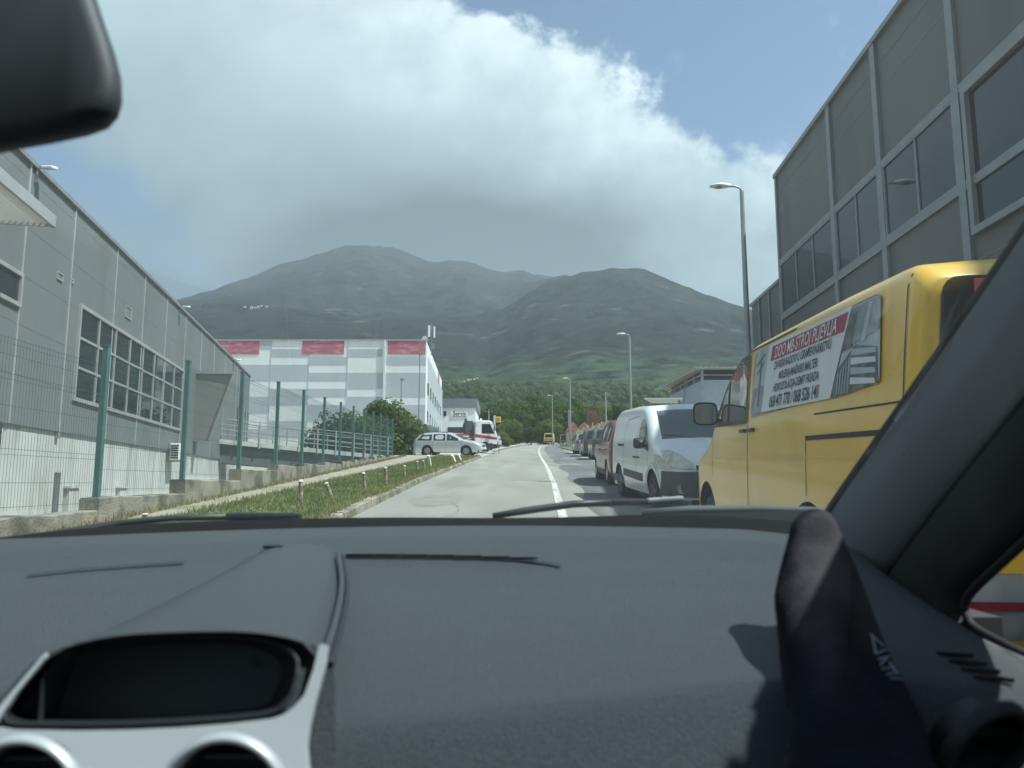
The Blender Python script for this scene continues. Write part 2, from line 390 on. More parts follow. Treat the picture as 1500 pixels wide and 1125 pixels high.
# ------------------------------------------------------------------ hills and mountains
def E_(py, px=750): return ae(px, py)[1]
RA = [(-900, 520), (0, 470), (200, 452), (255, 441), (300, 431), (330, 415), (375, 400), (400, 388), (420, 381), (450, 370), (490, 361), (530, 356), (570, 362), (620, 374), (700, 386), (760, 395), (830, 402), (900, 420), (1000, 440), (1300, 480), (2400, 560)]
RB = [(-900, 540), (0, 500), (255, 446), (300, 447), (400, 450), (500, 462), (600, 470), (700, 462), (740, 450), (770, 432), (800, 416), (830, 404), (860, 397), (900, 392), (940, 396), (980, 407), (1030, 428), (1080, 447), (1140, 462), (1250, 490), (1500, 530), (2400, 600)]
F1 = [(-900, 600), (300, 520), (600, 515), (680, 535), (715, 548), (760, 530), (860, 505), (1000, 508), (1100, 515), (1300, 540), (2400, 620)]
def ip(P, px): return float(np.interp(px, [p[0] for p in P], [p[1] for p in P]))
Yk = [140, 200, 330, 600, 1100, 1700, 2500, 2750, 3100, 4200, 5200]
def eprof(px):
    b = ip(RB, px); a_ = ip(RA, px); f = ip(F1, px)
    left = px < 720
    k = max(0, min(1, (px-680)/80))
    py = [652, 646, 636, 606, 572, f, b, b+8+10*k, (b*.5+a_*.5)*(1-k)+(max(a_, b)+6)*k, a_ if px < 850 else max(a_, b+4), a_+140]
    return [E_(q) for q in py]
def fbm(x, y, o=5): return noise.fractal(Vector((x, y, 0)), 1.0, 2.0, o, noise_basis='PERLIN_ORIGINAL')
pxs = list(np.arange(-900, 100, 40.))+list(np.arange(100, 1300, 4.5))+list(np.arange(1300, 2400, 40.))
ysh = [140]+list(np.geomspace(150, 5200, 190)); lyk = np.log(Yk)
V = np.zeros((len(ysh), len(pxs), 3))
for j, px in enumerate(pxs):
    a = (px-750)/F/cp*.985; ep = np.interp(np.log(ysh), lyk, eprof(px))
    # round the knees of the profile
    for i, y in enumerate(ysh):
        x = a*y
        amp = min(1, max(0, (y-180)/500))
        n1 = fbm(x/520., y/620., 6); n2 = noise.fractal(Vector((x/110., y/110., 4)), 1.0, 2.0, 4)
        rid = 1-abs(noise.noise(Vector((x/330.+.3*n1, y/1500., 9))))*2
        far = 1-.45*min(1, max(0, (y-2000)/2000)); z = H+ep[i]*y+amp*far*(y*.009*n1+y*.0045*n2+y*.009*(rid-.5)*min(1, y/2500.))
        if y < 175: z = min(z, gz(y)-.4)
        V[i, j] = (x, y, z)
ni, nj = len(ysh), len(pxs)
fs = [(i*nj+j, i*nj+j+1, (i+1)*nj+j+1, (i+1)*nj+j) for i in range(ni-1) for j in range(nj-1)]
me = bpy.data.meshes.new('mountains'); me.from_pydata(V.reshape(-1, 3).tolist(), [], fs)
me.polygons.foreach_set('use_smooth', [True]*len(me.polygons))
hm = bpy.data.materials.new('wooded_slope'); hm.use_nodes = True; nt = hm.node_tree; p = nt.nodes['Principled BSDF']
tc = nn(nt, 'ShaderNodeTexCoord')
def hn(scale, detail=8, rough=.6, st=(1, 1, 1)):
    mp = nn(nt, 'ShaderNodeMapping'); mp.inputs[3].default_value = st; nt.links.new(tc.outputs['Object'], mp.inputs[0])
    n = nn(nt, 'ShaderNodeTexNoise'); n.inputs['Scale'].default_value = scale; n.inputs['Detail'].default_value = detail; n.inputs['Roughness'].default_value = rough
    nt.links.new(mp.outputs[0], n.inputs['Vector']); return n.outputs[0]
sepo = nn(nt, 'ShaderNodeSeparateXYZ'); nt.links.new(tc.outputs['Object'], sepo.inputs[0])
nf = hn(.016, 11, .82); nm_ = hn(.0045, 6, .55); nr = hn(.012, 9, .72, (.45, 1, 2.2)); nr2 = hn(.0022, 3, .5)
c = mixc(nt, smooth(nt, nf, .42, .58), (.003, .010, .006), (.085, .135, .065))
c = mixc(nt, mth(nt, 'MULTIPLY', smooth(nt, nm_, .42, .62), .6), c, (.075, .112, .045))
# greener low slopes, cloud shadow painted dark into the colour above
hi_ = smooth(nt, mth(nt, 'ADD', sepo.outputs[2], mth(nt, 'MULTIPLY', mth(nt, 'SUBTRACT', nm_, .5), 260)), 150, 330)
cu = mixc(nt, smooth(nt, nf, .40, .60), (.010, .014, .015), (.028, .034, .033))
c = mixc(nt, mth(nt, 'MULTIPLY', hi_, .85), c, cu)
rock = mth(nt, 'MULTIPLY', smooth(nt, nr, .575, .65), smooth(nt, mth(nt, 'ADD', nr2, mth(nt, 'MULTIPLY', hi_, .06)), .47, .57))
c = mixc(nt, mth(nt, 'MULTIPLY', rock, .4), c, (.27, .25, .21))
nt.links.new(c, p.inputs['Base Color']); p.inputs['Roughness'].default_value = .95; p.inputs['Specular IOR Level'].default_value = .05
bp = nn(nt, 'ShaderNodeBump'); bp.inputs[0].default_value = 1; bp.inputs[1].default_value = 14; nt.links.new(nf, bp.inputs['Height']); nt.links.new(bp.outputs[0], p.inputs['Normal'])
me.materials.append(hm); o = bpy.data.objects.new('mountains', me); col.objects.link(o); tag(o, kind='structure')
from mathutils.bvhtree import BVHTree
bvh_h = BVHTree.FromPolygons([Vector(v) for v in V.reshape(-1, 3).tolist()], fs)
def hill_at(px, py, y0=150):
    a, e = ae(px, py); d = Vector((a, 1, e)).normalized()
    h = bvh_h.ray_cast(Vector((0, 0, H))+d*y0, d); return h[0]
def hill_z(x, y):
    h = bvh_h.ray_cast(Vector((x, y, 4000)), Vector((0, 0, -1))); return h[0].z if h[0] is not None else gz(y)

# ------------------------------------------------------------------ trees
LEAF1 = leafmat('leaves_dark', (.030, .055, .016), (.075, .115, .030))
LEAF2 = leafmat('leaves_mid', (.045, .080, .020), (.11, .15, .04))
LEAF3 = leafmat('leaves_olive', (.07, .10, .03), (.15, .18, .06))
barkm = M('bark', (.11, .085, .06), .95, var=.3, scale=8, bump=.8, bscale=30)
def crown_mesh(name, n, rx, rz, zc, leaf, seed, mat, clumps=26, fill=.6):
    rs = np.random.RandomState(seed)
    C = []
    while len(C) < clumps:
        p_ = rs.uniform(-1, 1, 3)
        q = np.linalg.norm(p_)
        if q < 1 and q > fill*rs.rand(): C.append(p_*[rx*.8, rx*.8, rz*.8])
    C = np.array(C); cr = rs.uniform(.25, .48, clumps)*rx
    idx = rs.randint(0, clumps, n); d = rs.normal(size=(n, 3)); d /= np.linalg.norm(d, axis=1)[:, None]
    rr = cr[idx]*(.55+.5*rs.rand(n)); ctr = C[idx]+d*rr[:, None]*[1, 1, .8]; ctr[:, 2] += zc
    u = np.cross(d, rs.normal(size=(n, 3))); u /= np.linalg.norm(u, axis=1)[:, None]+1e-9; w = np.cross(d+rs.normal(size=(n, 3))*.5, u); w /= np.linalg.norm(w, axis=1)[:, None]+1e-9
    s = leaf*rs.uniform(.6, 1.4, n)[:, None]
    P = np.stack([ctr-u*s*.5, ctr+w*s*.6, ctr+u*s*.5, ctr-w*s*.6], 1).reshape(-1, 3)
    me = bpy.data.meshes.new(name); me.from_pydata(P.tolist(), [], [(4*i, 4*i+1, 4*i+2, 4*i+3) for i in range(n)]); me.materials.append(mat)
    return me, C
def make_tree(h, rx, n, leaf, seed, mat, label, group=None, trunk=.16, name='tree', clumps=26, cz=.62):
    root = thing(name, label, 'tree', group=group); zc = h*cz; rz = h-zc
    me, C = crown_mesh('crown', n, rx, rz, zc, leaf, seed, mat, clumps)
    c = bpy.data.objects.new('crown', me); col.objects.link(c); c.parent = root
    mb = MB(); r0 = trunk; mb.tube([(0, 0, -.3), (.05, .02, h*.2), (0, .05, h*.42), (.1, 0, h*.7)], [r0*1.2, r0, r0*.75, r0*.3], 8)
    for k in range(0, min(9, len(C))):
        q = C[k]; mb.tube([(0, .03, h*.32+.04*k), (q[0]*.5, q[1]*.5, h*.4+(q[2]+zc-h*.4)*.6), (q[0], q[1], q[2]+zc)], [r0*.5, r0*.3, r0*.12], 5)
    mb.build('trunk', barkm, root, smooth_=True); return root
TREES = []
def put_tree(proto, x, y, s, rz, label, z=None, sz=None):
    o = proto if proto.get('fresh', 1) else copy_tree(proto)
    if proto.get('fresh', 1): proto['fresh'] = 0
    o.location = (x, y, (gz(y) if z is None else z)); o.scale = (s, s, sz or s); o.rotation_euler = (0, 0, rz)
    if 'fresh' in o: pass
    o['label'] = label; o['category'] = 'tree'; o['group'] = 'broadleaf trees at the end of the street'; TREES.append(o); return o
T1 = make_tree(9, 4.2, 9000, .26, 1, LEAF1, 'x', 'g', .22, clumps=34)
T2 = make_tree(8, 3.6, 8000, .25, 2, LEAF2, 'x', 'g', .2, clumps=28)
T3 = make_tree(6, 3.2, 6000, .24, 3, LEAF3, 'x', 'g', .16, clumps=22, cz=.5)
# pixel column, pixel row of the crown top, distance, kind, label
TS = [(790, 578, 170, 0, 'tallest dark tree in the middle of the wood past the road end'),
      (772, 590, 150, 1, 'round green tree left of the tallest dark tree at the road end'),
      (752, 612, 125, 2, 'small olive green tree beside the last street lamp at the road end'),
      (818, 590, 150, 1, 'mid green tree behind the fourth street lamp'),
      (835, 582, 190, 0, 'dark tree right of the fourth street lamp, behind the pickets'),
      (858, 590, 165, 1, 'green tree above the red tiled roof on the right'),
      (742, 588, 210, 1, 'green tree behind the yellow sign box'),
      (722, 596, 190, 0, 'dark tree above the cab of the tow truck'),
      (706, 600, 240, 1, 'distant tree just right of the white service building'),
      (798, 612, 128, 2, 'low bushy tree left of the distant yellow van'),
      (778, 622, 118, 0, 'dark low tree over the end of the road'),
      (880, 588, 200, 2, 'olive tree behind the rusty lattice frame'),
      (902, 592, 180, 0, 'dark tree behind the second street lamp'),
      (925, 590, 190, 1, 'green tree behind the white parked panel van'),
      (824, 622, 135, 1, 'small green tree right of the distant yellow van'),
      (842, 614, 130, 0, 'dark shrubby tree behind the red tiled house'),
      (738, 630, 100, 2, 'bright bush beside the front bumper of the tow truck'),
      (950, 594, 170, 2, 'olive tree behind the roof of the parked panel van'),
      (968, 588, 210, 0, 'dark tree left of the grey canopy building')]
for i, (px, py, y, k, lab) in enumerate(TS):
    pr = (T1, T2, T3)[k]; hh = (9, 8, 6)[k]; a, e = ae(px, py); zb = gz(y)-.3; hgt = H+e*y-zb
    s = hgt/hh; put_tree(pr, a*y, y, s*(1.05 if k < 2 else 1.1), random.uniform(0, 6.28), lab, zb, s)
for o in TREES:
    if 'fresh' in o: del o['fresh']
# bush-like tree behind the fence
T4 = make_tree(4.6, 2.3, 9000, .15, 5, LEAF2, 'leafy fig-like tree behind the green fence in front of the pale warehouse', None, .12, clumps=30, cz=.58)
a, e = ae(552, 583); T4.location = (a*49, 49.0, H+e*49-4.6*1.2); T4.scale = (1.45, 1.2, 1.15)
T5 = make_tree(3.6, 1.8, 5000, .15, 6, LEAF3, 'smaller loose tree right of the fig-like tree behind the green fence', None, .1, clumps=18, cz=.55)
a, e = ae(582, 602); T5.location = (a*50, 50.0, H+e*50-3.6*1.1); T5.scale = (1.1, 1.1, 1.1)
T6 = make_tree(3.4, 2.4, 6000, .15, 8, LEAF1, 'low dark bush at the left foot of the fig-like tree behind the fence', None, .1, clumps=22, cz=.5)
a, e = ae(503, 600); T6.location = (a*46, 46.5, H+e*46.5-3.4*1.1); T6.scale = (1.25, 1.1, 1.1); 

# the far woods on the low slope read as one mass
rs = np.random.RandomState(11); N = 4200; m = 34; Pv = []
for i in range(N):
    y = math.exp(rs.uniform(math.log(185), math.log(1150))); px = rs.uniform(590, 1330); x = (px-750)/F*y
    z = hill_z(x, y); r = rs.uniform(2.0, 4.0)*(1+y/1400); d = rs.normal(size=(m, 3)); d /= np.linalg.norm(d, axis=1)[:, None]; d[:, 2] = np.abs(d[:, 2])*1.1-.15
    cc = np.array([x, y, z+r*.35])+d*r*rs.uniform(.75, 1.05, m)[:, None]
    u = np.cross(d, rs.normal(size=(m, 3))); u /= np.linalg.norm(u, axis=1)[:, None]; w = np.cross(d, u); s = r*rs.uniform(.16, .30)
    Pv.append(np.stack([cc-u*s, cc+w*s, cc+u*s, cc-w*s], 1).reshape(-1, 3))
P = np.concatenate(Pv); nf_ = len(P)//4
me = bpy.data.meshes.new('far_woods'); me.from_pydata(P.tolist(), [], [(4*i, 4*i+1, 4*i+2, 4*i+3) for i in range(nf_)])
fm = leafmat('far_leaves', (.038, .068, .026), (.10, .145, .055)); 
for n_ in fm.node_tree.nodes:
    if n_.type == 'TEX_NOISE': n_.inputs['Scale'].default_value = .03
me.materials.append(fm); o = bpy.data.objects.new('far_woods', me); col.objects.link(o)
tag(o, 'far green woods covering the lower mountain slope', 'woods', None, 'stuff')

# villages on the slope
hw = M('village_wall', (.55, .50, .42), .9, var=.15, scale=.3); hr = M('village_roof', (.36, .17, .11), .9, var=.2, scale=.3); hg = M('village_roof_grey', (.34, .33, .31), .9)
def village_house(px, py, w, mats, lab, group):
    p_ = hill_at(px, py)
    if p_ is None: return
    w = w*.36*p_.y/1100.; root = thing('village_house', lab, 'house', (p_.x, p_.y, p_.z-w*.15), (0, 0, random.uniform(-.5, .5)), group)
    MB().box((0, 0, w*.28), (w, w*.8, w*.56)).build('wall', mats[0], root)
    MB().add([(-w*.56, -w*.46, w*.55), (w*.56, -w*.46, w*.55), (w*.56, w*.46, w*.55), (-w*.56, w*.46, w*.55), (-w*.3, 0, w*.85), (w*.3, 0, w*.85)], [(0, 1, 5, 4), (1, 2, 5), (2, 3, 4, 5), (3, 0, 4), (3, 2, 1, 0)]).build('roof', mats[1], root)
random.seed(3)
for i in range(15):
    village_house(random.uniform(719, 745), random.uniform(571, 580), random.uniform(8, 12), (hw, hr), 'far red roofed village house on the slope above the tow truck', 'red roofed village houses on the slope')
village_house(722, 569, 13, (M('village_white', (.75, .74, .7), .8), hg), 'large white village house topmost of the red roofed cluster', None)
for i in range(12):
    village_house(648+i*4.6+random.uniform(-1.5, 1.5), 566-i*1.0+random.uniform(-1.5, 1.5), random.uniform(7, 10), (hw, hg), 'far pale village house in the row above the service building', 'pale village houses in a row on the slope')
for i in range(8):
    village_house(random.uniform(358, 392), random.uniform(449, 453), random.uniform(9, 13), (hw, hg), 'tiny pale house high on the mountainside on the left', 'pale houses high on the left mountainside')
random.seed(5)
# ================================================================== BUILDINGS
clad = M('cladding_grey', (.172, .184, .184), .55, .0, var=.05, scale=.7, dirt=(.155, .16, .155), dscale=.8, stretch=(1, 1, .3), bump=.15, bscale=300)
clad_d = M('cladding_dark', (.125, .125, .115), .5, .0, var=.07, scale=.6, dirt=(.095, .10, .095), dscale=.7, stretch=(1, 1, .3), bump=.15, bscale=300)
trimg = M('trim_aluminium', (.45, .45, .44), .45, .35, var=.08, scale=3)
trim_d = M('trim_grey', (.26, .27, .27), .5, .3, var=.08, scale=3)
concw = M('pale_concrete_wall', (.50, .51, .48), .9, var=.08, scale=1.1, dirt=(.33, .33, .30), dscale=.9, dlo=.45, dhi=.72, dstretch=(3, 3, .35), bump=.3, bscale=80)
winglass = glassy('building_glass', (.25, .3, .32), .02, (.035, .045, .05), .85)
whitep = M('white_paint', (.8, .8, .78), .5, var=.05, scale=2)
dark = M('dark_void', (.03, .03, .03), .8)
blackp = M('black_plastic', (.025, .026, .027), .5, var=.15, scale=20)
class Wallframe:
    "vertical wall through (x0,y0) running along unit (ux,uy); s = metres along, z up, out = towards the street"
    def __init__(s, x0, y0, ux, uy, side):
        l = math.hypot(ux, uy); s.o = Vector((x0, y0, 0)); s.u = Vector((ux/l, uy/l, 0)); s.n = Vector((s.u.y, -s.u.x, 0))*side
    def p(s, t, z, out=0): return s.o+s.u*t+s.n*out+Vector((0, 0, z))
    def box(s, mb, t0, t1, z0, z1, o0, o1):
        vs = [s.p(t, z, o) for t in (t0, t1) for z in (z0, z1) for o in (o0, o1)]
        mb.add(vs, [(0, 1, 3, 2), (4, 6, 7, 5), (0, 4, 5, 1), (2, 3, 7, 6), (0, 2, 6, 4), (1, 5, 7, 3)])
def glazed(wf, parent, t0, t1, z0, z1, nx, nz, fw=.06, mw=.05, fm=trimg, gm=winglass, depth=.06):
    mb = MB()
    for a in ((t0-fw, t1+fw, z0-fw, z0), (t0-fw, t1+fw, z1, z1+fw), (t0-fw, t0, z0, z1), (t1, t1+fw, z0, z1)): wf.box(mb, a[0], a[1], a[2], a[3], -.02, depth)
    for i in range(1, nx):
        t = t0+(t1-t0)*i/nx; wf.box(mb, t-mw/2, t+mw/2, z0, z1, 0, depth-.01)
    for i in range(1, nz):
        z = z0+(z1-z0)*i/nz; wf.box(mb, t0, t1, z-mw/2, z+mw/2, 0, depth-.014)
    w = mb.build('window', fm, parent)
    pb = MB(); wf.box(pb, t0, t1, z0, z1, .008, .016); pb.build('pane', gm, w); return w

# ---- left grey industrial hall ------------------------------------------------
aL = -6.9; sL = -.2018
LF = Wallframe(aL, 0, sL, 1, 1)       # s ~ y*1.02
kL = math.hypot(sL, 1)
yL1 = aL/((368-750)/F*1.0-sL)*1.0
def syL(px):                           # metres along the wall where a pixel column meets it
    y = 20.
    for _ in range(8):
        a, e = ae(px, 562.5-(F*0.12)); y = aL/(a-sL)
    return y*kL
def colL(px, py): 
    a, e = ae(px, py); y = aL/(a-sL); return y*kL, H+e*y
hall = thing('industrial_hall', 'long grey panel clad hall with ribbon window behind the green mesh fence', 'building', (aL, 8, .35))
hall_inv = Matrix.Translation((-aL, -8, -.35))
def hfix(o):
    o.data.transform(hall_inv) if o.type == 'MESH' else None; return o
_kids_before = set(bpy.data.objects)
top = colL(30, 226)[1]; s_end = colL(367, 540)[0]; s_beg = 4.0
clad_bot = colL(120, 638)[1]
mb = MB(); LF.box(mb, s_beg, s_end, clad_bot, top, -12, 0); mb.build('cladding', clad, hall)
mb = MB(); LF.box(mb, s_beg, s_end-.02, .0, clad_bot+.002, -11.9, -.06); mb.build('base_wall', concw, hall)
mb = MB(); LF.box(mb, s_beg-.05, s_end+.06, top, top+.10, -12, .07); mb.build('roof_edge', trim_d, hall)
rb = MB()
for px, py in ((40, 300), (110, 320), (172, 370), (213, 405), (245, 440), (272, 470), (295, 500), (314, 515), (330, 530), (347, 545)):
    s = colL(px, py)[0]; rb = MB(); LF.box(rb, s-.035, s+.035, clad_bot, top, .0, .022); rb.build('joint_strip', trimg, hall)
hz_ = MB(); zz = clad_bot+1.0
while zz < top: LF.box(hz_, s_beg, s_end, zz-.006, zz+.006, -.001, .004); zz += 1.0
hz_.build('panel_joint', trim_d, hall)
s0, z1w = colL(117, 455); _, z0w = colL(104, 583); s1w, _ = colL(266, 560)
z1w = .5*(z1w+colL(266, 541)[1]); z0w = .5*(z0w+colL(268, 628)[1])
glazed(LF, hall, s0, s1w, z0w, z1w, 8, 3, .09, .06)
sa, za = colL(28, 405); _, zb = colL(28, 445); glazed(LF, hall, sa-3.5, sa, zb, za, 2, 1, .08)
# louvre sunshade above that window
sh = MB(); s_e = next(s_/20 for s_ in range(100, 500) if (lambda q: 750+F*q.x/(q.y*cp+(q.z-H)*sp))(LF.p(s_/20, H+4.6, 1.06)) > 80); zs = H+ae(80, 357)[1]*14.6
LF.box(sh, 5, s_e, zs-.02, zs+.20, 1.0, 1.06); LF.box(sh, s_e-.06, s_e, zs-.02, zs+.20, 0, 1.06)
sun_shade = sh.build('sunshade', trimg, hall)
sl_ = MB()
for k in range(9):
    o_ = .06+k*.105
    vs = [LF.p(t, z, o) for t in (5, s_e-.06) for (z, o) in ((zs, o_), (zs+.012, o_), (zs+.09, o_+.07), (zs+.078, o_+.07))]
    sl_.add(vs, [(0, 1, 5, 4), (1, 2, 6, 5), (2, 3, 7, 6), (3, 0, 4, 7), (0, 3, 2, 1), (4, 5, 6, 7)])
sl_.build('slats', whitep, sun_shade)
# vents and small openings
def louvre(px0, py0, px1, py1, name='vent'):
    sA, zA = colL(px0, py0); sB, zB = colL(px1, py1); mb = MB(); zA, zB = max(zA, zB), min(zA, zB); t0, t1 = min(sA, sB), max(sA, sB)
    for a in ((t0-.03, t1+.03, zB-.03, zB), (t0-.03, t1+.03, zA, zA+.03), (t0-.03, t0, zB, zA), (t1, t1+.03, zB, zA)): LF.box(mb, *a, -.06, .03)
    f = mb.build(name, trimg, hall); m2 = MB(); z = zB
    while z < zA-.02: LF.box(m2, t0, t1, z, z+.025, -.05, .015); z += .055
    m2.build('slats', trimg, f); m3 = MB(); LF.box(m3, t0, t1, zB, zA, -.055, -.04); m3.build('void', dark, f)
louvre(184, 448, 191, 468); louvre(84, 399, 90, 411); louvre(103, 409, 106, 414)
sA, zA = colL(85, 626); sB, zB = colL(92, 643); mb = MB(); LF.box(mb, sA, sB-.2, zB, zA, -.05, .02); mb.build('hatch', M('hatch_grey', (.2, .2, .19), .6), hall)
mb = MB(); sA, zA = colL(84, 692); sB, _ = colL(91, 700); LF.box(mb, sA, sB, .45, zA, -.07, -.03); mb.build('door', M('door_dark', (.12, .12, .12), .6), hall)
for pxx, pyy in ((105, 715), (178, 715)):
    sA, zA = colL(pxx, pyy); mb = MB(); LF.box(mb, sA-.3, sA+.3, zA-.9, zA, -.07, .06); LF.box(mb, sA-.36, sA+.36, zA, zA+.05, -.07, .1); mb.build('ledge_box', concw, hall)
# pipes / dark opening at the far left edge
sA, zA = colL(2, 621); mb = MB(); LF.box(mb, sA-2, sA, 1.2, zA, -.07, .02); mb.build('window', winglass, hall)
# slanted entrance volume hanging from the wall
sW0 = colL(278, 547)[0]; ywb = 31.0
PT = [at(279, 546, ywb), at(341, 547, ywb), at(305, 646, ywb), at(279, 646, ywb)]
back = Vector(LF.u)*5.2
inn = [at(262, 546, ywb-.05), at(262, 646, ywb-.05)]
poly = [inn[0], PT[1], PT[2], inn[1]]
mb = MB(); mb.slab([Vector(q) for q in poly], (.35 if (Vector(poly[1])-Vector(poly[0])).cross(Vector(poly[2])-Vector(poly[0])).y > 0 else -.35)); eb = mb.build('entrance_volume', M('cladding_bay', (.28, .275, .25), .5, var=.06, scale=.7, bump=.15, bscale=300), hall)
mb = MB(); mb.bar(at(270, 546, ywb-.04), at(343, 547, ywb-.04), .07, .07); mb.bar(at(342, 547, ywb-.04), at(305.5, 646, ywb-.04), .06, .06); mb.build('edge_trim', trimg, eb)
# dark glazed front under the overhang at the far end
mb = MB(); s2 = s_end-.2; LF.box(mb, s_end-4.2, s_end-.35, 2.9, 5.4, .0, .04); gq = mb.build('glazed_front', winglass, hall)
mb = MB()
for k in range(5): LF.box(mb, s_end-4.2+k*.95, s_end-4.14+k*.95, 2.9, 5.4, .04, .09)
mb.build('mullion', trimg, gq)
# flood lights on brackets over the roof edge
def flood(px, py, lab):
    s, z = colL(px, py); p0 = LF.p(s, top-.05, .02); root = thing('floodlight', lab, 'floodlight', p0, None, 'floodlights along the roof of the grey hall')
    tip = LF.n*.12+Vector((0, 0, .10)); mb = MB(); mb.bar((0, 0, -.25), (0, 0, .12), .05); mb.bar((0, 0, .1), tip, .045); mb.build('bracket', trim_d, root)
    mb = MB(); q = Matrix.Rotation(.25, 3, 'X'); mb.box(tip+LF.n*.12, (.24, .22, .06), q); hd = mb.build('lamp_head', whitep, root, bevel=.02)
    mb = MB(); mb.box(tip+LF.n*.12+Vector((0, -.01, -.035)), (.20, .17, .01), q); mb.build('glass', M('lamp_glass', (.4, .42, .44), .15), hd)
flood(52, 250, 'nearest floodlight on the grey hall roof edge, above the louvred sunshade')
flood(262, 450, 'white floodlight in the middle of the grey hall roof edge')
flood(342, 524, 'farthest floodlight on the grey hall roof, before the red warehouse panel')
# air conditioner on the wall
s, z = colL(249, 662); root = thing('air_conditioner', 'white air conditioner unit fixed to the grey hall beside the second fence post', 'air conditioner', LF.p(s, z, 0))
Rw = Matrix((LF.u, LF.n, Vector((0, 0, 1)))).transposed()
MB().box((0, .0, 0), (.85, .32, .6), None).build('casing', whitep, root, bevel=.02).matrix_local = Matrix.Translation(LF.n*.25) @ Rw.to_4x4()
mb = MB(); mb.lathe([(.24, .165), (.24, .18), (.215, .18), (.215, .165)], 24, 'y')
for k in range(6): mb.box((0, .172, -.2+k*.08), (.44, .01, .014))
g_ = mb.build('fan_grille', blackp, root); g_.matrix_local = Matrix.Translation(LF.n*.25) @ Rw.to_4x4()
# side face grille towards us
mb = MB()
for k in range(6): mb.box((-.43, 0, -.22+k*.085), (.012, .26, .05))
g_ = mb.build('side_grille', blackp, root); g_.matrix_local = Matrix.Translation(LF.n*.25) @ Rw.to_4x4()
mb = MB(); mb.box((-.3, -.08, -.33), (.04, .5, .04)); mb.box((.3, -.08, -.33), (.04, .5, .04)); mb.build('bracket', trim_d, root).matrix_local = Matrix.Translation(LF.n*.25) @ Rw.to_4x4()

# ---- walkway bridge from the street to the hall --------------------------------
br0 = at(300, 641, 36.5); br1 = at(575, 668, 42.0); br0.z += 0; dirb = (br1-br0).normalized(); nb = Vector((dirb.y, -dirb.x, 0)).normalized()
root = thing('walkway', 'raised concrete walkway with steel railing crossing behind the green fence', 'walkway', br0)
L_ = (br1-br0).length
def bp_(t, z, o): return dirb*t+nb*o+Vector((0, 0, z))
def bbox(mb, t0, t1, z0, z1, o0, o1):
    vs = [bp_(t, z, o) for t in (t0, t1) for z in (z0, z1) for o in (o0, o1)]
    mb.add(vs, [(0, 1, 3, 2), (4, 6, 7, 5), (0, 4, 5, 1), (2, 3, 7, 6), (0, 2, 6, 4), (1, 5, 7, 3)])
mb = MB(); bbox(mb, 0, L_, -.22, 0, -1.8, 0); mb.build('deck', concw, root)
mb = MB(); bbox(mb, 0, L_, -1.15, -.22, -1.5, -.25); mb.build('beam', M('beam_dark', (.10, .11, .11), .8, var=.1), root)
for k in range(10):
    t = .6+k*(L_-.9)/9; mb = MB(); bbox(mb, t-.03, t+.03, -.3, 1.05, .0, .06); mb.build('rail_post', trimg, root)
mb = MB()
for z in (1.02, .75, .5, .25): bbox(mb, 0, L_, z-.018, z+.018, .012, .048)
mb.build('rail', trimg, root)
mb = MB()
for z in (1.02, .6): bbox(mb, 0, L_, z-.018, z+.018, -1.78, -1.74)
for k in range(14): bbox(mb, k*L_/13.2, k*L_/13.2+.05, 0, 1.02, -1.8, -1.74)
mb.build('far_rail', trim_d, root)
# retaining block under the walkway's street end
root = thing('retaining_wall', 'pale stained concrete retaining wall under the raised walkway', 'wall', (-9, 38, .35))
mb = MB(); mb.box((-.4, 2.2, .85), (6.2, .4, 1.7)); mb.build('wall', M('old_concrete', (.36, .35, .26), .9, var=.2, scale=1.5, dirt=(.14, .15, .09), dscale=1), root)
mb = MB(); mb.box((-.4, 2.15, 1.75), (6.3, .6, .12)); mb.build('coping', concw, root)

# ---- pale warehouse with red panels --------------------------------------------
WD = 80.0
pw = M('panel_white', (.80, .82, .81), .5, var=.03, scale=.5); pg = M('panel_grey', (.47, .51, .53), .5, var=.04, scale=.5)
pr_ = M('panel_faded_red', (.46, .13, .18), .7, var=.12, scale=1.5, dirt=(.55, .33, .36), dscale=1.6, dlo=.45, dhi=.75, stretch=(1, 1, 1), dstretch=(.6, .6, 2.2))
whr = thing('warehouse', 'big pale striped warehouse with three faded red panels along its top', 'building', (at(470, 660, WD).x, WD, gz(WD)-1))
wi = -Vector(whr.location)
xl, xr = at(250, 500, WD).x, at(624.5, 500, WD).x; zt = at(500, 499, WD).z; zb_ = gz(WD)-1.5
nrm_side = Vector(((705-750)/F, 1, 0)); side_len = 34/nrm_side.y
mb = MB(); A0 = Vector((xl, WD, zb_)); B0 = Vector((xr, WD, zb_)); C0 = B0+Vector(((705-750)/F*.99, 1, 0))*32; D0 = A0+Vector((0, 32, 0))
hh = Vector((0, 0, zt-zb_)); P4 = [A0, B0, C0, D0]
mb.add([p+wi for p in P4]+[p+hh+wi for p in P4], [(0, 1, 5, 4), (1, 2, 6, 5), (2, 3, 7, 6), (3, 0, 4, 7), (4, 5, 6, 7)]); mb.build('wall', pw, whr)
RH = (578-180)/9*WD/F/3.75*1.01          # height of one panel row
cols_ = [250, 305, 340, 398, 453.5, 510, 562]
patt = [  # grey cells per row from the top: (col index, width px start-end)
    [(380, 398)], [(398, 453), (510, 560)], [(453, 510), (566, 624)], [(340, 453)], [(340, 510), (510, 562), (566, 624)], [(397, 398), (510, 562), (566, 624)], [(398, 510), (566, 624)], [(320, 398), (398, 453), (510, 562)], [(340, 398), (453, 560), (566, 624)], [(453, 510), (566, 624)], [(398, 453), (510, 562), (566, 624)], [(340, 453)], [(453, 624)]]
mb = MB()
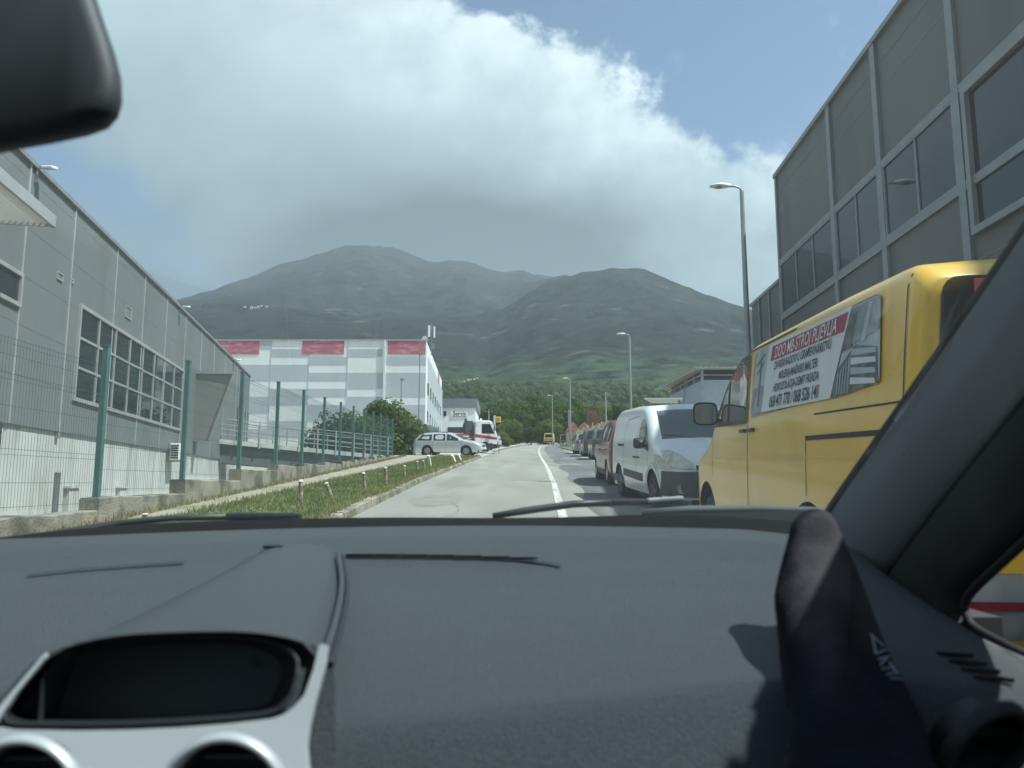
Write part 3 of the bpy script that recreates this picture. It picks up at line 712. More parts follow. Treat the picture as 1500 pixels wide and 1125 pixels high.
for r_, cells in enumerate(patt):
    z1_, z0_ = zt-.05-RH*r_, zt-.05-RH*(r_+1)
    for a_, b_ in cells:
        if b_-a_ < 3: continue
        xa_, xb_ = at(a_, 520, WD).x, at(b_, 520, WD).x
        mb.box(Vector(((xa_+xb_)/2, WD-.012, (z0_+z1_)/2))+wi, (xb_-xa_, .03, z1_-z0_))
mb.build('grey_panels', pg, whr)
for a_, b_ in ((318, 380), (443, 504), (568, 623.5)):
    xa_, xb_ = at(a_, 510, WD).x, at(b_, 510, WD).x; mb = MB(); mb.box(Vector(((xa_+xb_)/2, WD-.03, zt-.75))+wi, (xb_-xa_, .05, 1.5)); mb.build('red_panel', pr_, whr)
mb = MB()
for px in (398, 453.5, 510, 340): x_ = at(px, 510, WD).x; mb.box(Vector((x_, WD-.02, (zt+zb_)/2))+wi, (.05, .06, zt-zb_))
mb.build('joint_strip', pg, whr)
mb = MB(); x_ = at(564, 510, WD).x; mb.box(Vector((x_, WD-.12, (zt+zb_)/2))+wi, (.22, .22, zt-zb_)); mb.build('downpipe', M('pipe_white', (.7, .72, .72), .4), whr)
mb = MB(); mb.box(Vector(((xl+xr)/2, WD-.02, zt+.05))+wi, (xr-xl+.3, .2, .14)); mb.build('roof_edge', trimg, whr)
# weathered and shaded side wall with windows and red spots
sd = (C0-B0).normalized(); sn = Vector((sd.y, -sd.x, 0)); mb = MB(); gb = MB()
for k in range(7):
    for z_ in (4.5, 7.6):
        t = 2.5+k*4.3; c = B0+sd*t+Vector((0, 0, z_)); gb = MB(); gb.slab([c+sn*.02+wi, c+sd*1.6+sn*.02+wi, c+sd*1.6+sn*.02+Vector((0, 0, 1.3))+wi, c+sn*.02+Vector((0, 0, 1.3))+wi], .04); gb.build('side_window', winglass, whr)
for k in range(2, 3):
    t = 8+k*7.0; c = B0+sd*t+Vector((0, 0, zt-zb_-1.6)); mb = MB(); mb.slab([c+sn*.02+wi, c+sd*2.6+sn*.02+wi, c+sd*2.6+sn*.02+Vector((0, 0, 1.5))+wi, c+sn*.02+Vector((0, 0, 1.5))+wi], .05); mb.build('side_red_panel', pr_, whr)
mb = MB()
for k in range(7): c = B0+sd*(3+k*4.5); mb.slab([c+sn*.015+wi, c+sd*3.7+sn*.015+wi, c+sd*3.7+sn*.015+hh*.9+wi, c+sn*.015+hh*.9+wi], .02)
mb.build('side_worn_shade_panels', pg, whr)  # weathered grey, spread wider to paint the side's shade as well
# mobile phone antennas on its corner
c = Vector((at(632, 500, WD+.5).x, WD+.6, zt)); root = thing('antenna_mast', 'rooftop mast with two white antenna panels on the corner of the pale warehouse', 'antenna', c)
MB().tube([(0, 0, -1.5), (0, 0, 2.0)], .06).build('pole', trim_d, root)
for dx_ in (-.28, .30): 
    mb = MB(); mb.box((dx_, -.1, 1.15-(.1 if dx_ > 0 else 0)), (.24 if dx_ < 0 else .18, .14, 1.25)); mb.build('panel', whitep, root, bevel=.03)
mb = MB(); mb.lathe([(.001, 0), (.2, .02), (.32, .10), (.34, .12)], 20, 'y', (-.75, 0, .32)); mb.build('dish', whitep, root, smooth_=True)
mb = MB(); mb.bar((-.8, 0, .1), (.35, 0, .1), .06); mb.bar((-.3, 0, 1.0), (.3, 0, 1.0), .05); mb.box((.15, 0, -.5), (.3, .2, .6)); mb.build('bracket', trim_d, root)

# ---- white service building ------------------------------------------------------
SD = 118.
p0 = at(647, 650, SD); p1 = at(696, 650, SD); zt2 = at(670, 584, SD).z; zm = at(670, 597.5, SD).z; zb2 = at(670, 652, SD).z
sv = thing('service_building', 'white service building with grey roof band and Servis sign', 'building', ((p0.x+p1.x)/2, SD, zb2))
w2 = p1.x-p0.x
MB().box((0, 6, (zm-zb2)/2-.5), (w2, 12, zm-zb2+1)).build('wall', M('service_white', (.8, .81, .8), .6, var=.03), sv)
MB().box((0, 6.1, (zt2+zm)/2-zb2), (w2+.5, 12.6, zt2-zm)).build('roof_band', M('roof_band_grey', (.20, .215, .225), .6, var=.05), sv)
mb = MB(); x_ = at(651.5, 620, SD).x-sv.location.x; mb.box((x_, -.03, at(651, 606, SD).z-zb2), (.42, .06, .75)); mb.build('window', winglass, sv)
mb = MB(); x0_, x1_ = at(656, 620, SD).x-sv.location.x, at(692, 620, SD).x-sv.location.x; mb.box(((x0_+x1_)/2, -.05, at(660, 630, SD).z-zb2), (x1_-x0_, .12, .9)); mb.build('shop_window', winglass, sv)
sg = MB().box((at(673, 607, SD).x-sv.location.x, -.06, at(673, 607, SD).z-zb2), (2.6, .08, .95)).build('sign', whitep, sv)
cx, cz_ = at(673, 608.5, SD).x-sv.location.x, at(673, 608.7, SD).z-zb2
text_mesh('Servis', .92, lambda s, t: Vector((cx+s, -.115, cz_+t)), 'lettering', dark, sg, sx=.95, bold=.012)
MB().box((cx, -.105, cz_-.16), (2.4, .02, .07)).build('underline', dark, sg)

# ---- right dark building ---------------------------------------------------------
aR = 7.05; sR = .0535
RF = Wallframe(aR, 0, sR, 1, -1); kR = math.hypot(sR, 1)
def colR(px, py):
    a, e = ae(px, py); y = aR/(a-sR); return y*kR, H+e*y
rbld = thing('office_building', 'dark grey clad building with ribbon windows towering over the yellow van', 'building', (aR, 6, 0)); 
s_far, _ = colR(1143, 400); topR = .5*(colR(1142, 255)[1]+colR(1250, 104)[1]); 
print('right top', colR(1142, 255), colR(1250, 104), colR(1330, 0))
baseR = -1.0
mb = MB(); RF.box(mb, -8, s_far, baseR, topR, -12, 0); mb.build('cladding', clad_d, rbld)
mb = MB(); RF.box(mb, -8.05, s_far+.06, topR, topR+.12, -12, .08); RF.box(mb, s_far-.12, s_far+.02, baseR, topR, .0, .05); mb.build('roof_edge', trim_d, rbld)
zwt = .5*(colR(1160, 375)[1]+colR(1395, 145)[1]); zwb = .5*(colR(1207, 422)[1]+colR(1405, 270)[1])
print('win', colR(1160, 375), colR(1395, 145), colR(1207, 422), colR(1405, 270))
sv_ = [colR(1222, 300)[0], colR(1291, 240)[0], colR(1408, 200)[0]]
print('mull', sv_, s_far, colR(1143, 400))
mb = MB()
for s in sv_+[colR(1500, 150)[0]-2.6]: RF.box(mb, s-.11, s+.11, baseR, topR, .0, .06)
RF.box(mb, -8, s_far, zwt, zwt+.14, .0, .055); RF.box(mb, -8, s_far, zwb-.16, zwb, .0, .055)
mb.build('trim_band', trim_d, rbld)
edges = [s_far-.15]+[s-.12 for s in []]
pairs = [(sv_[0]+.12, s_far-.16, 3), (sv_[1]+.12, sv_[0]-.12, 2), (sv_[2]+.12, sv_[1]-.12, 2)]
for a_, b_, n_ in pairs: glazed(RF, rbld, a_+.05, b_-.05, zwb+.05, zwt-.05, n_, 1, .05, .06, trim_d, winglass, .05)
s3 = sv_[2]; zz1 = colR(1420, 135)[1]; zz0 = colR(1430, 340)[1]
glazed(RF, rbld, 2.5, s3-.35, zz0+.05, zz1-.02, 5, 1, .12, .07, trim_d, winglass, .10)
mb = MB(); zq = zwt+1.7
while zq < topR-.3: RF.box(mb, -8, s_far, zq-.008, zq+.008, -.001, .006); zq += 1.35
RF.box(mb, -8, s_far, topR-.55, topR-.54, -.001, .008)
zq = zwb-1.4
while zq > 0: RF.box(mb, -8, s_far, zq-.008, zq+.008, -.001, .006); zq -= 1.35
mb.build('panel_joint', trim_d, rbld)
# lower wing further on
s_w1 = colR(1100, 450)[0]; zwing = .5*(colR(1147, 408)[1]+colR(1100, 449)[1])
wing = thing('low_wing', 'lower dark clad wing adjoining the far end of the dark grey building', 'building', RF.p(s_far+.1, 0, 0)); wv = -RF.p(s_far+.1, 0, 0)
class WF2(Wallframe): pass
W2 = Wallframe(0, 0, sR, 1, -1)
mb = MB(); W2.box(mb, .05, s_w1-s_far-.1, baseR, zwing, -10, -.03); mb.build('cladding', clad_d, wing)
mb = MB(); W2.box(mb, .05, s_w1-s_far, zwing, zwing+.1, -10, .03); 
for k in (0.33, .66): t = (s_w1-s_far)*k; W2.box(mb, t, t+.1, baseR, zwing, -.03, .02)
mb.build('roof_edge', trim_d, wing)

# ---- canopy-roofed grey building on the right ----------------------------------
yC = 46.; cC = at(1028, 545, yC); zR_ = at(1040, 539, yC).z; gC = gz(yC)
cb = thing('workshop_building', 'grey workshop with corrugated overhanging roof behind the parked white panel van', 'building', (cC.x, yC, gC))
lw = at(985, 560, 53.); hC = zR_-gC; dxl = (985-750)/F*54-cC.x
gwall = M('workshop_wall', (.40, .44, .49), .7, var=.04); 
mb = MB(); mb.add([(0, 0, -.5), (9, 0, -.5), (9, 8.5, -.5), (dxl, 8.5, -.5), (0, 0, hC-.75), (9, 0, hC-.75), (9, 8.5, hC-.75), (dxl, 8.5, hC-.75)], [(0, 1, 5, 4), (1, 2, 6, 5), (2, 3, 7, 6), (3, 0, 4, 7), (4, 5, 6, 7)]); mb.build('wall', gwall, cb)
mb = MB(); mb.add([(.1, .1, hC-.76), (8.9, .1, hC-.76), (8.9, 8.4, hC-.76), (dxl+.1, 8.4, hC-.76), (.1, .1, hC-.15), (8.9, .1, hC-.15), (8.9, 8.4, hC-.15), (dxl+.1, 8.4, hC-.15)], [(0, 1, 5, 4), (1, 2, 6, 5), (2, 3, 7, 6), (3, 0, 4, 7)]); mb.build('clerestory', M('clerestory_dark', (.05, .06, .065), .4), cb)
mb = MB(); rows = []
for k in range(61):
    t = k/60; z = hC-.03+.035*math.cos(k*math.pi/2*1.0*2)
    rows.append([(-.6+t*10.5, -.7, z), (dxl-1.0+t*10.5, 9.2, z-.15)])
mb.grid(rows); o = mb.build('roof', M('corrugated_roof', (.38, .35, .24), .6, var=.1), cb); o.modifiers.new('s', 'SOLIDIFY').thickness = .06
mb = MB(); mb.bar((-.5, -.6, hC-.12), (9.4, -.6, hC-.12), .1, .12); mb.bar((-.5, -.6, hC-.12), (dxl-.9, 9, hC-.25), .1, .12)
mb.bar((0, -.05, hC-.45), (9, -.05, hC-.45), .06); mb.bar((-.06, 0, hC-.45), (dxl-.06, 8.5, hC-.45), .06); mb.bar((0, -.06, -.4), (0, -.06, hC-.1), .14)
for k in range(1, 5): mb.bar((dxl*k/5-.06, 8.5*k/5, hC-.76), (dxl*k/5-.06, 8.5*k/5, hC-.15), .07)
mb.bar((dxl*.55-.08, 4.7, hC-2.4), (dxl*.45-.08, 3.8, hC-.3), .06)
mb.build('steel_frame', M('steel_grey', (.38, .42, .46), .5, .3), cb)

# ---- small house with red tiles --------------------------------------------------
yh = 92.; c0 = at(849, 640, yh); rh = thing('tiled_house', 'small weathered house with red tiled roofs behind the roadside pickets', 'house', (c0.x, yh, gz(yh)))
zr = at(849, 617, yh).z-gz(yh); ze = at(849, 630, yh).z-gz(yh); 
MB().box((0, 3, ze/2), (2.6, 5, ze)).build('wall', M('house_plaster', (.5, .45, .36), .9, var=.2, scale=1), rh)
tile = M('roof_tiles', (.36, .15, .11), .8, var=.25, scale=3)
for x_ in (-.72, .72):
    MB().add([(x_-.8, .3, ze-.05), (x_+.8, .3, ze-.05), (x_+.8, 6, ze-.05), (x_-.8, 6, ze-.05), (x_, .3, zr), (x_, 6, zr)], [(0, 1, 4), (1, 2, 5, 4), (2, 3, 5), (3, 0, 4, 5), (3, 2, 1, 0)]).build('roof', tile, rh)
for rt in (hall, rbld):
    for c in kids(rt): c.location = c.location-rt.location
# ================================================================== STREET FURNITURE
green = M('fence_green', (.06, .155, .145), .5, .0, var=.1, scale=4, dirt=(.12, .18, .15), dscale=6, dlo=.55, dhi=.75)
wallc = M('old_wall_concrete', (.27, .25, .20), .95, var=.2, scale=2.0, bump=.9, bscale=30, dirt=(.10, .10, .07), dscale=1.6, dlo=.45, dhi=.62)
# low stepped wall under the fence
wall = thing('low_wall', 'stained stepped concrete wall carrying the green mesh fence', 'wall', (WALL(8), 8, 0)); wo = Vector(wall.location)
POSTS = [(147.5, 515, 737), (270, 537, 712), (351.5, 549, 697), (405, 562, 683), (443, 574, 682)]
post_y = [4.6, 7.1, 9.55]
for (px, pt, pb) in POSTS:   # distance from the 2 m post height
    a, _ = ae(px, pb); y = 10.
    post_y.append(y)
# x of fence line: WALL(y)-.12 ; solve y for each post column
def fence_y(px):
    a = ae(px, 640)[0]; return -5.14/(a+.030)
py_list = [fence_y(p[0]) for p in POSTS]
step = 2.6
post_y = [py_list[0]-5.1, py_list[0]-2.55]+py_list
for px in (474, 498, 517, 533, 546, 557, 567, 575): post_y.append(fence_y(px))
top_meas = [(py_list[i], at(POSTS[i][0], POSTS[i][1], py_list[i]).z) for i in range(5)]
for px, pt in ((474, 584.5), (517, 597), (546, 604), (575, 611)): y = fence_y(px); top_meas.append((y, at(px, pt, y).z))
print('tops', [(round(a, 1), round(b-2-gz(a), 2)) for a, b in top_meas])
ztm = lambda y: float(np.interp(y, [q[0] for q in top_meas], [q[1]-2.0-gz(q[0]) for q in top_meas]))
def ztop_meas(y):      # top of the low wall
    return gz(y)+max(.24, ztm(y))
steps = []
for i in range(len(post_y)-1):
    y0, y1 = post_y[i], post_y[i+1]; steps.append((y0-.15, y1-.15, ztop_meas((y0+y1)/2-.5)))
steps.insert(0, (-6, post_y[0]-.15, ztop_meas(post_y[0]-1)))
mb = MB()
for (y0, y1, z) in steps:
    n = max(2, int((y1-y0)/.5)); top_j = [random.uniform(-.012, .012) for _ in range(n+1)]
    rows = []
    for k in range(n+1):
        y = y0+(y1-y0)*k/n; xo = WALL(y)+random.uniform(-.01, .01); zt_ = z+top_j[k]
        rows.append([(xo, y, gz(y)-.3), (xo, y, zt_-.015), (xo-.02, y, zt_), (xo-.24, y, zt_), (xo-.26, y, zt_-.02), (xo-.26, y, .1)])
    rows = [[tuple(Vector(p)-wo) for p in r] for r in rows]; mb.grid(rows); mb.add(rows[0], [(0, 1, 2, 3, 4, 5)]); mb.add(rows[-1], [(5, 4, 3, 2, 1, 0)])
mb.build('wall', wallc, wall)
# green mesh fence standing on it
fence = thing('mesh_fence', 'green welded mesh fence on square posts along the low stepped wall', 'fence', (WALL(8)-.12, 8, 0)); fo = Vector(fence.location)
wire = M('wire_green', (.03, .085, .08), .5)
def fpt(y, z): return Vector((WALL(y)-.12, y, z))-fo
for i, y in enumerate(post_y):
    zb = min(steps[i][2], steps[min(i+1, len(steps)-1)][2]); zc = steps[min(i+1, len(steps)-1)][2]+2.0
    mb = MB(); mb.bar(fpt(y, zb-.02), fpt(y, zc), .07, .07); mb.box(fpt(y, zc+.01), (.08, .08, .02))
    for q in (.3, .8, 1.3, 1.8): mb.box(fpt(y+.05, zc-2+q), (.03, .05, .03))
    mb.build('post', green, fence)
for i in range(len(post_y)-1):
    y0, y1 = post_y[i]+.05, post_y[i+1]-.05; zb = steps[i+1][2]+.06; zt_ = zb+1.86; mb = MB()
    n = int((y1-y0)/.055)
    if i > 7: n = n//2
    w_ = .0038 if i < 8 else .007
    for k in range(n+1):
        y = y0+(y1-y0)*k/n; mb.bar(fpt(y, zb), fpt(y, zt_), w_, n=3, up=(1, 0, 0))
    for z in (zb+.04, zb+.30, zb+.60, zb+.66, zb+.9, zb+1.12, zb+1.4, zb+1.46, zb+1.66, zt_-.02, zt_-.08):
        off = Vector((.025 if z in (zb+.63,) else 0, 0, 0)); mb.bar(fpt(y0, z)+off, fpt(y1, z)+off, .0055, n=3)
    mb.build('mesh_panel', wire, fence)
# second run of fence nearer the warehouse yard
f2 = thing('mesh_fence', 'far run of green mesh fence between the leafy tree and the scooter', 'fence', (0, 0, 0))
px2 = [583, 590, 596, 602, 607, 612]; pr2 = []
for i, px in enumerate(px2):
    y = 50+i*3.0; a = ae(px, 640)[0]; pr2.append(Vector((a*y, y, gz(y)-.1))); 
f2.location = pr2[0]; q0 = pr2[0].copy()
for i, p_ in enumerate(pr2):
    MB().bar(p_-q0, p_-q0+Vector((0, 0, 2.3)), .09).build('post', green, f2)
for i in range(len(pr2)-1):
    a_, b_ = pr2[i]-q0, pr2[i+1]-q0; mb = MB()
    for k in range(22): c = a_+(b_-a_)*k/22; mb.bar(c+Vector((0, 0, .2)), c+Vector((0, 0, 2.1)), .014, n=3)
    for z in (.25, .8, 1.4, 2.05): mb.bar(a_+Vector((0, 0, z)), b_+Vector((0, 0, z)), .014, n=3)
    mb.build('mesh_panel', wire, f2)

# verge posts: rusty, once red and white
def stake_mat():
    m = bpy.data.materials.new('rusty_stake'); m.use_nodes = True; nt = m.node_tree; p = nt.nodes['Principled BSDF']
    tc = nn(nt, 'ShaderNodeTexCoord'); sx_ = nn(nt, 'ShaderNodeSeparateXYZ'); nt.links.new(tc.outputs['Object'], sx_.inputs[0])
    n = nn(nt, 'ShaderNodeTexNoise'); n.inputs['Scale'].default_value = 14; n.inputs['Detail'].default_value = 6; nt.links.new(tc.outputs['Object'], n.inputs['Vector'])
    c = mixc(nt, smooth(nt, n.outputs[0], .46, .56), (.22, .13, .09), (.42, .37, .29))
    c = mixc(nt, smooth(nt, sx_.outputs[2], .475, .485), c, (.75, .73, .7))
    nt.links.new(c, p.inputs['Base Color']); p.inputs['Roughness'].default_value = .85; return m
stk = stake_mat()
ST = [((213, 790), (213, 752), 'rusty capped post nearest the car, half hidden by the left wiper'),
      ((441, 748), (440, 703), 'upright rusty post second from the car, at the wiper tip'),
      ((487.5, 737), (477, 707), 'rusty post leaning left, third from the car'),
      ((535, 723), (532.5, 692), 'rusty post fourth from the car, between the leaning and the peeling one'),
      ((566, 715), (564.5, 684), 'peeling rusty post fifth from the car'),
      ((592, 704.5), (592.5, 681.5), 'slim rusty post sixth from the car'),
      ((611.5, 694), (611.5, 675.5), 'short upright rusty post, left of the pair before the white stakes'),
      ((623.5, 691), (619.5, 674.5), 'short rusty post leaning left, right of the pair before the white stakes')]
for (b, t, lab) in ST:
    if b[1] > 780: y = 9.6; a = ae(*b)[0]; g_ = Vector((a*y, y, gz(y)+.1))
    else: g_ = ground_at(*b); g_.z += .06
    y = g_.y; tp = at(t[0], t[1], y); d = tp-g_; L = d.length; r_ = .036
    root = thing('verge_post', lab, 'post', g_, Vector((d.x, random.uniform(-.03, .03), d.z)).to_track_quat('Z', 'Y').to_euler(), 'rusty posts along the grass verge')
    k = L/.5; MB().tube([(0, 0, -.1), (0, 0, .2), (0, 0, .475)], [r_, r_, r_*.96], 10).build('shaft', stk, root, smooth_=True, auto=40)
    MB().tube([(0, 0, .47), (0, 0, .5), (0, 0, .515)], [r_*1.15, r_*1.1, r_*.5], 10).build('cap', whitep, root)
    root.scale = (1, 1, k*.98)
for (b, t, lab) in [((630.7, 687), (627.5, 667), 'white stake leaning left, alone on the verge before the silver estate'), ((668.3, 681.5), (662, 666.5), 'left of the two white stakes leaning by the kerb'), ((676.3, 679), (671, 665.5), 'right of the two white stakes leaning by the kerb')]:
    g_ = ground_at(*b); tp = at(t[0], t[1], g_.y-.3); d = tp-g_
    o = MB().bar((0, 0, -.05), (0, 0, d.length), .10, .10).build('white_stake', whitep, None, bevel=.01); o.location = g_; o.rotation_euler = d.to_track_quat('Z', 'Y').to_euler(); tag(o, lab, 'stake', 'white stakes at the end of the verge')

# street lamps
steel = M('galvanised', (.36, .38, .38), .5, .5, var=.08, scale=2)
def lamp_proto():
    root = empty('street_lamp'); mb = MB()
    mb.tube([(0, 0, -.2), (0, 0, .9), (0, 0, 4), (0, 0, 7.85)], [.095, .09, .075, .055], 12); mb.box((0, 0, .55), (.14, .22, .5)); mb.build('pole', steel, root, smooth_=True, auto=40)
    MB().tube([(0, 0, 7.8), (-.04, 0, 7.93), (-.15, 0, 7.98), (-.35, 0, 7.99)], .03, 8).build('arm', steel, root, smooth_=True)
    rows = []
    for k in range(9):
        t = k/8; w_ = .035+.115*math.sin(min(1, t*1.35)*math.pi/2)*(1-.55*max(0, t-.6)/.4); h_ = .03+.055*math.sin(math.pi*min(1, t*.9+.1)); x_ = -.28-.56*t
        rows.append([(x_, w_*math.cos(q*math.pi/6), 8.0+h_*max(-.45, math.sin(q*math.pi/6))) for q in range(12)])
    mb = MB().grid(rows, True); mb.add(rows[0], [tuple(range(12))[::-1]]); mb.add(rows[-1], [tuple(range(12))])
    hd = mb.build('lamp_head', M('lamp_housing', (.62, .64, .64), .4, var=.05), root, smooth_=True, auto=50)
    MB().lathe([(.001, -.065), (.075, -.06), (.10, -.035), (.10, -.02)], 14, 'z', (-.62, 0, 8.0)).build('lens', M('lamp_glass', (.4, .42, .44), .15), hd, smooth_=True)
    return root
LP = [(1086, 272, 'tall street lamp beside the dark office building, nearest of the row'), (922, 489, 'street lamp rising behind the roof of the white parked panel van'),
      (835, 554, 'street lamp third in the row, over the red tiled house'), (809, 579, 'street lamp behind the distant yellow van'),
      (795, 595, 'small distant street lamp head against the tallest dark tree'), (763-13, 612, 'farthest street lamp beside the yellow sign box, its head low among leaves')]
LP_Y = []
lp = lamp_proto()
for i, (px, py, lab) in enumerate(LP):
    a, e = ae(px, py); y = (8.0-H)/(e-S); o = lp if i == 0 else copy_tree(lp)
    o.location = (a*y, y, gz(y)); o.rotation_euler = (0, 0, random.uniform(-.12, .12)); tag(o, lab, 'street lamp', 'street lamps along the right side'); LP_Y.append((round(y, 1), round(a*y, 2)))
print('lamps', LP_Y)
# flag/lighting poles by the warehouse
for (px, pt, y, lab) in ((588, 554, 62, 'shorter thin grey pole left of the warehouse corner'), (615, 516, 62, 'taller thin grey pole in front of the warehouse corner')):
    a, e = ae(px, pt); root = thing('yard_pole', lab, 'pole', (a*y, y, gz(y))); h_ = H+e*y-gz(y); mb = MB(); mb.tube([(0, 0, -.2), (0, 0, h_)], [.06, .035], 8); mb.build('pole', M('pole_grey', (.22, .24, .24), .5, .3), root)
    MB().box((.05, 0, h_-.12), (.28, .12, .2)).build('lamp', trim_d, root)
# wooden/concrete utility poles in the distance
for (px, pt, y, lab) in ((887, 574, 105, 'thin utility pole with crossbar behind the lattice frame'), (833, 600, 120, 'thin dark pole left of the third street lamp'), (716, 600, 130, 'pale pole above the tow truck cab')):
    a, e = ae(px, pt); h_ = H+e*y-gz(y); root = thing('utility_pole', lab, 'pole', (a*y, y, gz(y))); MB().tube([(0, 0, -.2), (0, 0, h_)], [.14, .09], 8).build('pole', M('pole_wood', (.3, .3, .27), .9), root)
    mb = MB(); mb.bar((-.7, 0, h_-.35), (.7, 0, h_-.35), .09); 
    for x_ in (-.6, 0, .6): mb.tube([(x_, 0, h_-.3), (x_, 0, h_-.12)], .04, 6)
    mb.build('crossbar', trim_d, root)
# yellow illuminated sign box on a white post
y = 66.; a, e = ae(724.5, 606); root = thing('sign_post', 'yellow square sign box on a white post beyond the tow truck', 'sign', (a*y, y, gz(y))); zt_ = H+ae(729, 614.5)[1]*y-gz(y)
MB().bar((0, 0, -.1), (0, 0, zt_+.35), .16).build('post', whitep, root)
yb = MB().box((.30, 0, zt_), (.52, .16, .50)).build('sign_box', M('sign_yellow', (.78, .52, .06), .5, var=.03), root, bevel=.01)
mb = MB(); mb.lathe([(.07, 0), (.14, 0), (.14, -.012), (.07, -.012)], 18, 'y', (.30, -.082, zt_)); mb.build('emblem', M('emblem_ochre', (.36, .22, .04), .6), yb)
# small white sign next to truck
y = 56.; a, e = ae(731, 645); root = thing('small_sign', 'small white board with round cap beside the tow truck bumper', 'sign', (a*y, y, gz(y))); z0 = H+ae(731.5, 648)[1]*y-gz(y)
MB().box((0, 0, z0), (.36, .05, .34)).build('board', whitep, root, bevel=.01); MB().bar((0, .05, -.1), (0, .05, z0+.1), .05).build('post', trim_d, root)
MB().lathe([(.001, -.02), (.14, -.02), (.14, .02), (.001, .02)], 16, 'y', (-.02, 0, z0+.36)).build('disc', whitep, root)
# folded dark parasol
y = 64.; a, e = ae(684, 640); root = thing('parasol', 'folded dark green parasol behind the silver estate car', 'parasol', (a*y, y, gz(y))); z1 = H+ae(681, 614)[1]*y-gz(y); z0 = H+ae(684, 634)[1]*y-gz(y)
MB().tube([(0, 0, 0), (0, 0, z1)], .03, 6).build('pole', trim_d, root)
MB().tube([(-.15, 0, z1), (-.05, 0, z1*.6+z0*.4), (.25, 0, z0)], [.03, .35, .62], 7).build('canopy', M('parasol_green', (.03, .06, .055), .9, var=.2), root)
# rusty lattice frame
y = 84.; p0, p1 = at(861, 620, y), at(882, 602, y); root = thing('lattice_frame', 'rusty empty billboard lattice above the roadside pickets', 'frame', (p0.x, y, gz(y))); rust = M('rust', (.20, .09, .07), .85, var=.3, scale=3); mb = MB(); w_ = p1.x-p0.x; zt_ = p1.z-gz(y); zb_2 = at(870, 624, y).z-gz(y)
for k in range(6): mb.bar((w_*k/5, 0, zb_2), (w_*k/5, 0, zt_), .09)
for k in range(5): mb.bar((0, 0, zb_2+(zt_-zb_2)*k/4), (w_, 0, zb_2+(zt_-zb_2)*k/4), .09)
mb.bar((0, .5, zb_2), (w_, .5, zt_), .06); mb.bar((w_, .5, zb_2), (0, .5, zt_), .06)
mb.build('lattice', rust, root); mb = MB()
for k in (0, 2.5, 5): mb.bar((w_*k/5, 0, -.3), (w_*k/5, 0, zb_2), .14)
mb.build('legs', rust, root)
# pickets / bamboo fence on the right
root = thing('picket_fence', 'uneven pale picket fence along the far right side of the road', 'fence', (6.4, 62, gz(62))); mb = MB(); prev = None
ya = 96.; yb_ = 56.; random.seed(9); wood = M('pale_wood', (.46, .37, .25), .9, var=.3, scale=2, dirt=(.30, .24, .17), dscale=1.5)
NP = 95
for k in range(NP):
    t = k/(NP-1); px = 836+(908-836)*t; y = ya+(yb_-ya)*t; a = ae(px, 650)[0]; g_ = Vector((a*y, y, gz(y)))
    ht = at(px, 634-14*min(1, t*1.6)+2*math.sin(k*.7), y).z-g_.z; ht *= random.uniform(.88, 1.08); c = g_-Vector(root.location)
    mb.bar(c, c+Vector((random.uniform(-.05, .05), 0, ht)), random.uniform(.10, .2), .05)
mb.build('pickets', wood, root); 
a0 = Vector((ae(836, 650)[0]*ya, ya, gz(ya)+.8))-Vector(root.location); a1 = Vector((ae(908, 650)[0]*yb_, yb_, gz(yb_)+.8))-Vector(root.location)
mb = MB(); mb.bar(a0, a1, .08); mb.bar(a0+Vector((0, 0, .7)), a1+Vector((0, 0, .7)), .08); mb.build('rail', wood, root)
# small pale gate panel left of pickets
y = 97.; p0 = at(821, 655, y); root = thing('gate_panel', 'pale framed mesh gate between the distant yellow van and the pickets', 'gate', (p0.x, y, gz(y))); w_ = at(832, 650, y).x-p0.x; h_ = at(825, 637, y).z-gz(y); mb = MB()
for a_, b_ in (((0, 0, 0), (0, 0, h_)), ((w_, 0, 0), (w_, 0, h_)), ((0, 0, h_), (w_, 0, h_)), ((0, 0, .2), (w_, 0, .2)), ((0, 0, h_/2), (w_, 0, h_/2))): mb.bar(a_, b_, .08)
mb.build('frame', M('gate_grey', (.45, .47, .42), .7), root); mb = MB()
for k in range(1, 12): mb.bar((w_*k/12, 0, .2), (w_*k/12, 0, h_), .02, n=3)
mb.build('bars', M('gate_green', (.2, .26, .18), .8), root)
# white awning roof seen over the parked van
y = 27.; p0, p1 = at(944, 585, y), at(1000, 585, y); root = thing('awning', 'flat white awning roof rising behind the parked white panel van', 'awning', (p0.x, y, gz(y))); w_ = p1.x-p0.x; h_ = p0.z-gz(y)
mb = MB(); mb.add([(0, 0, h_), (w_, 0, h_), (w_, 1.2, h_-.02), (.5, 1.2, h_-.02), (0, 0, h_+.05), (w_, 0, h_+.06), (w_, 1.2, h_+.1), (.5, 1.2, h_+.1)], [(0, 1, 5, 4), (1, 2, 6, 5), (2, 3, 7, 6), (3, 0, 4, 7), (4, 5, 6, 7), (3, 2, 1, 0)]); mb.build('roof', whitep, root)
for (x_, y_) in ((w_-.1, .15), (w_-.1, 1.1)): MB().bar((x_, y_, -.1), (x_, y_, h_), .07).build('post', trimg, root)
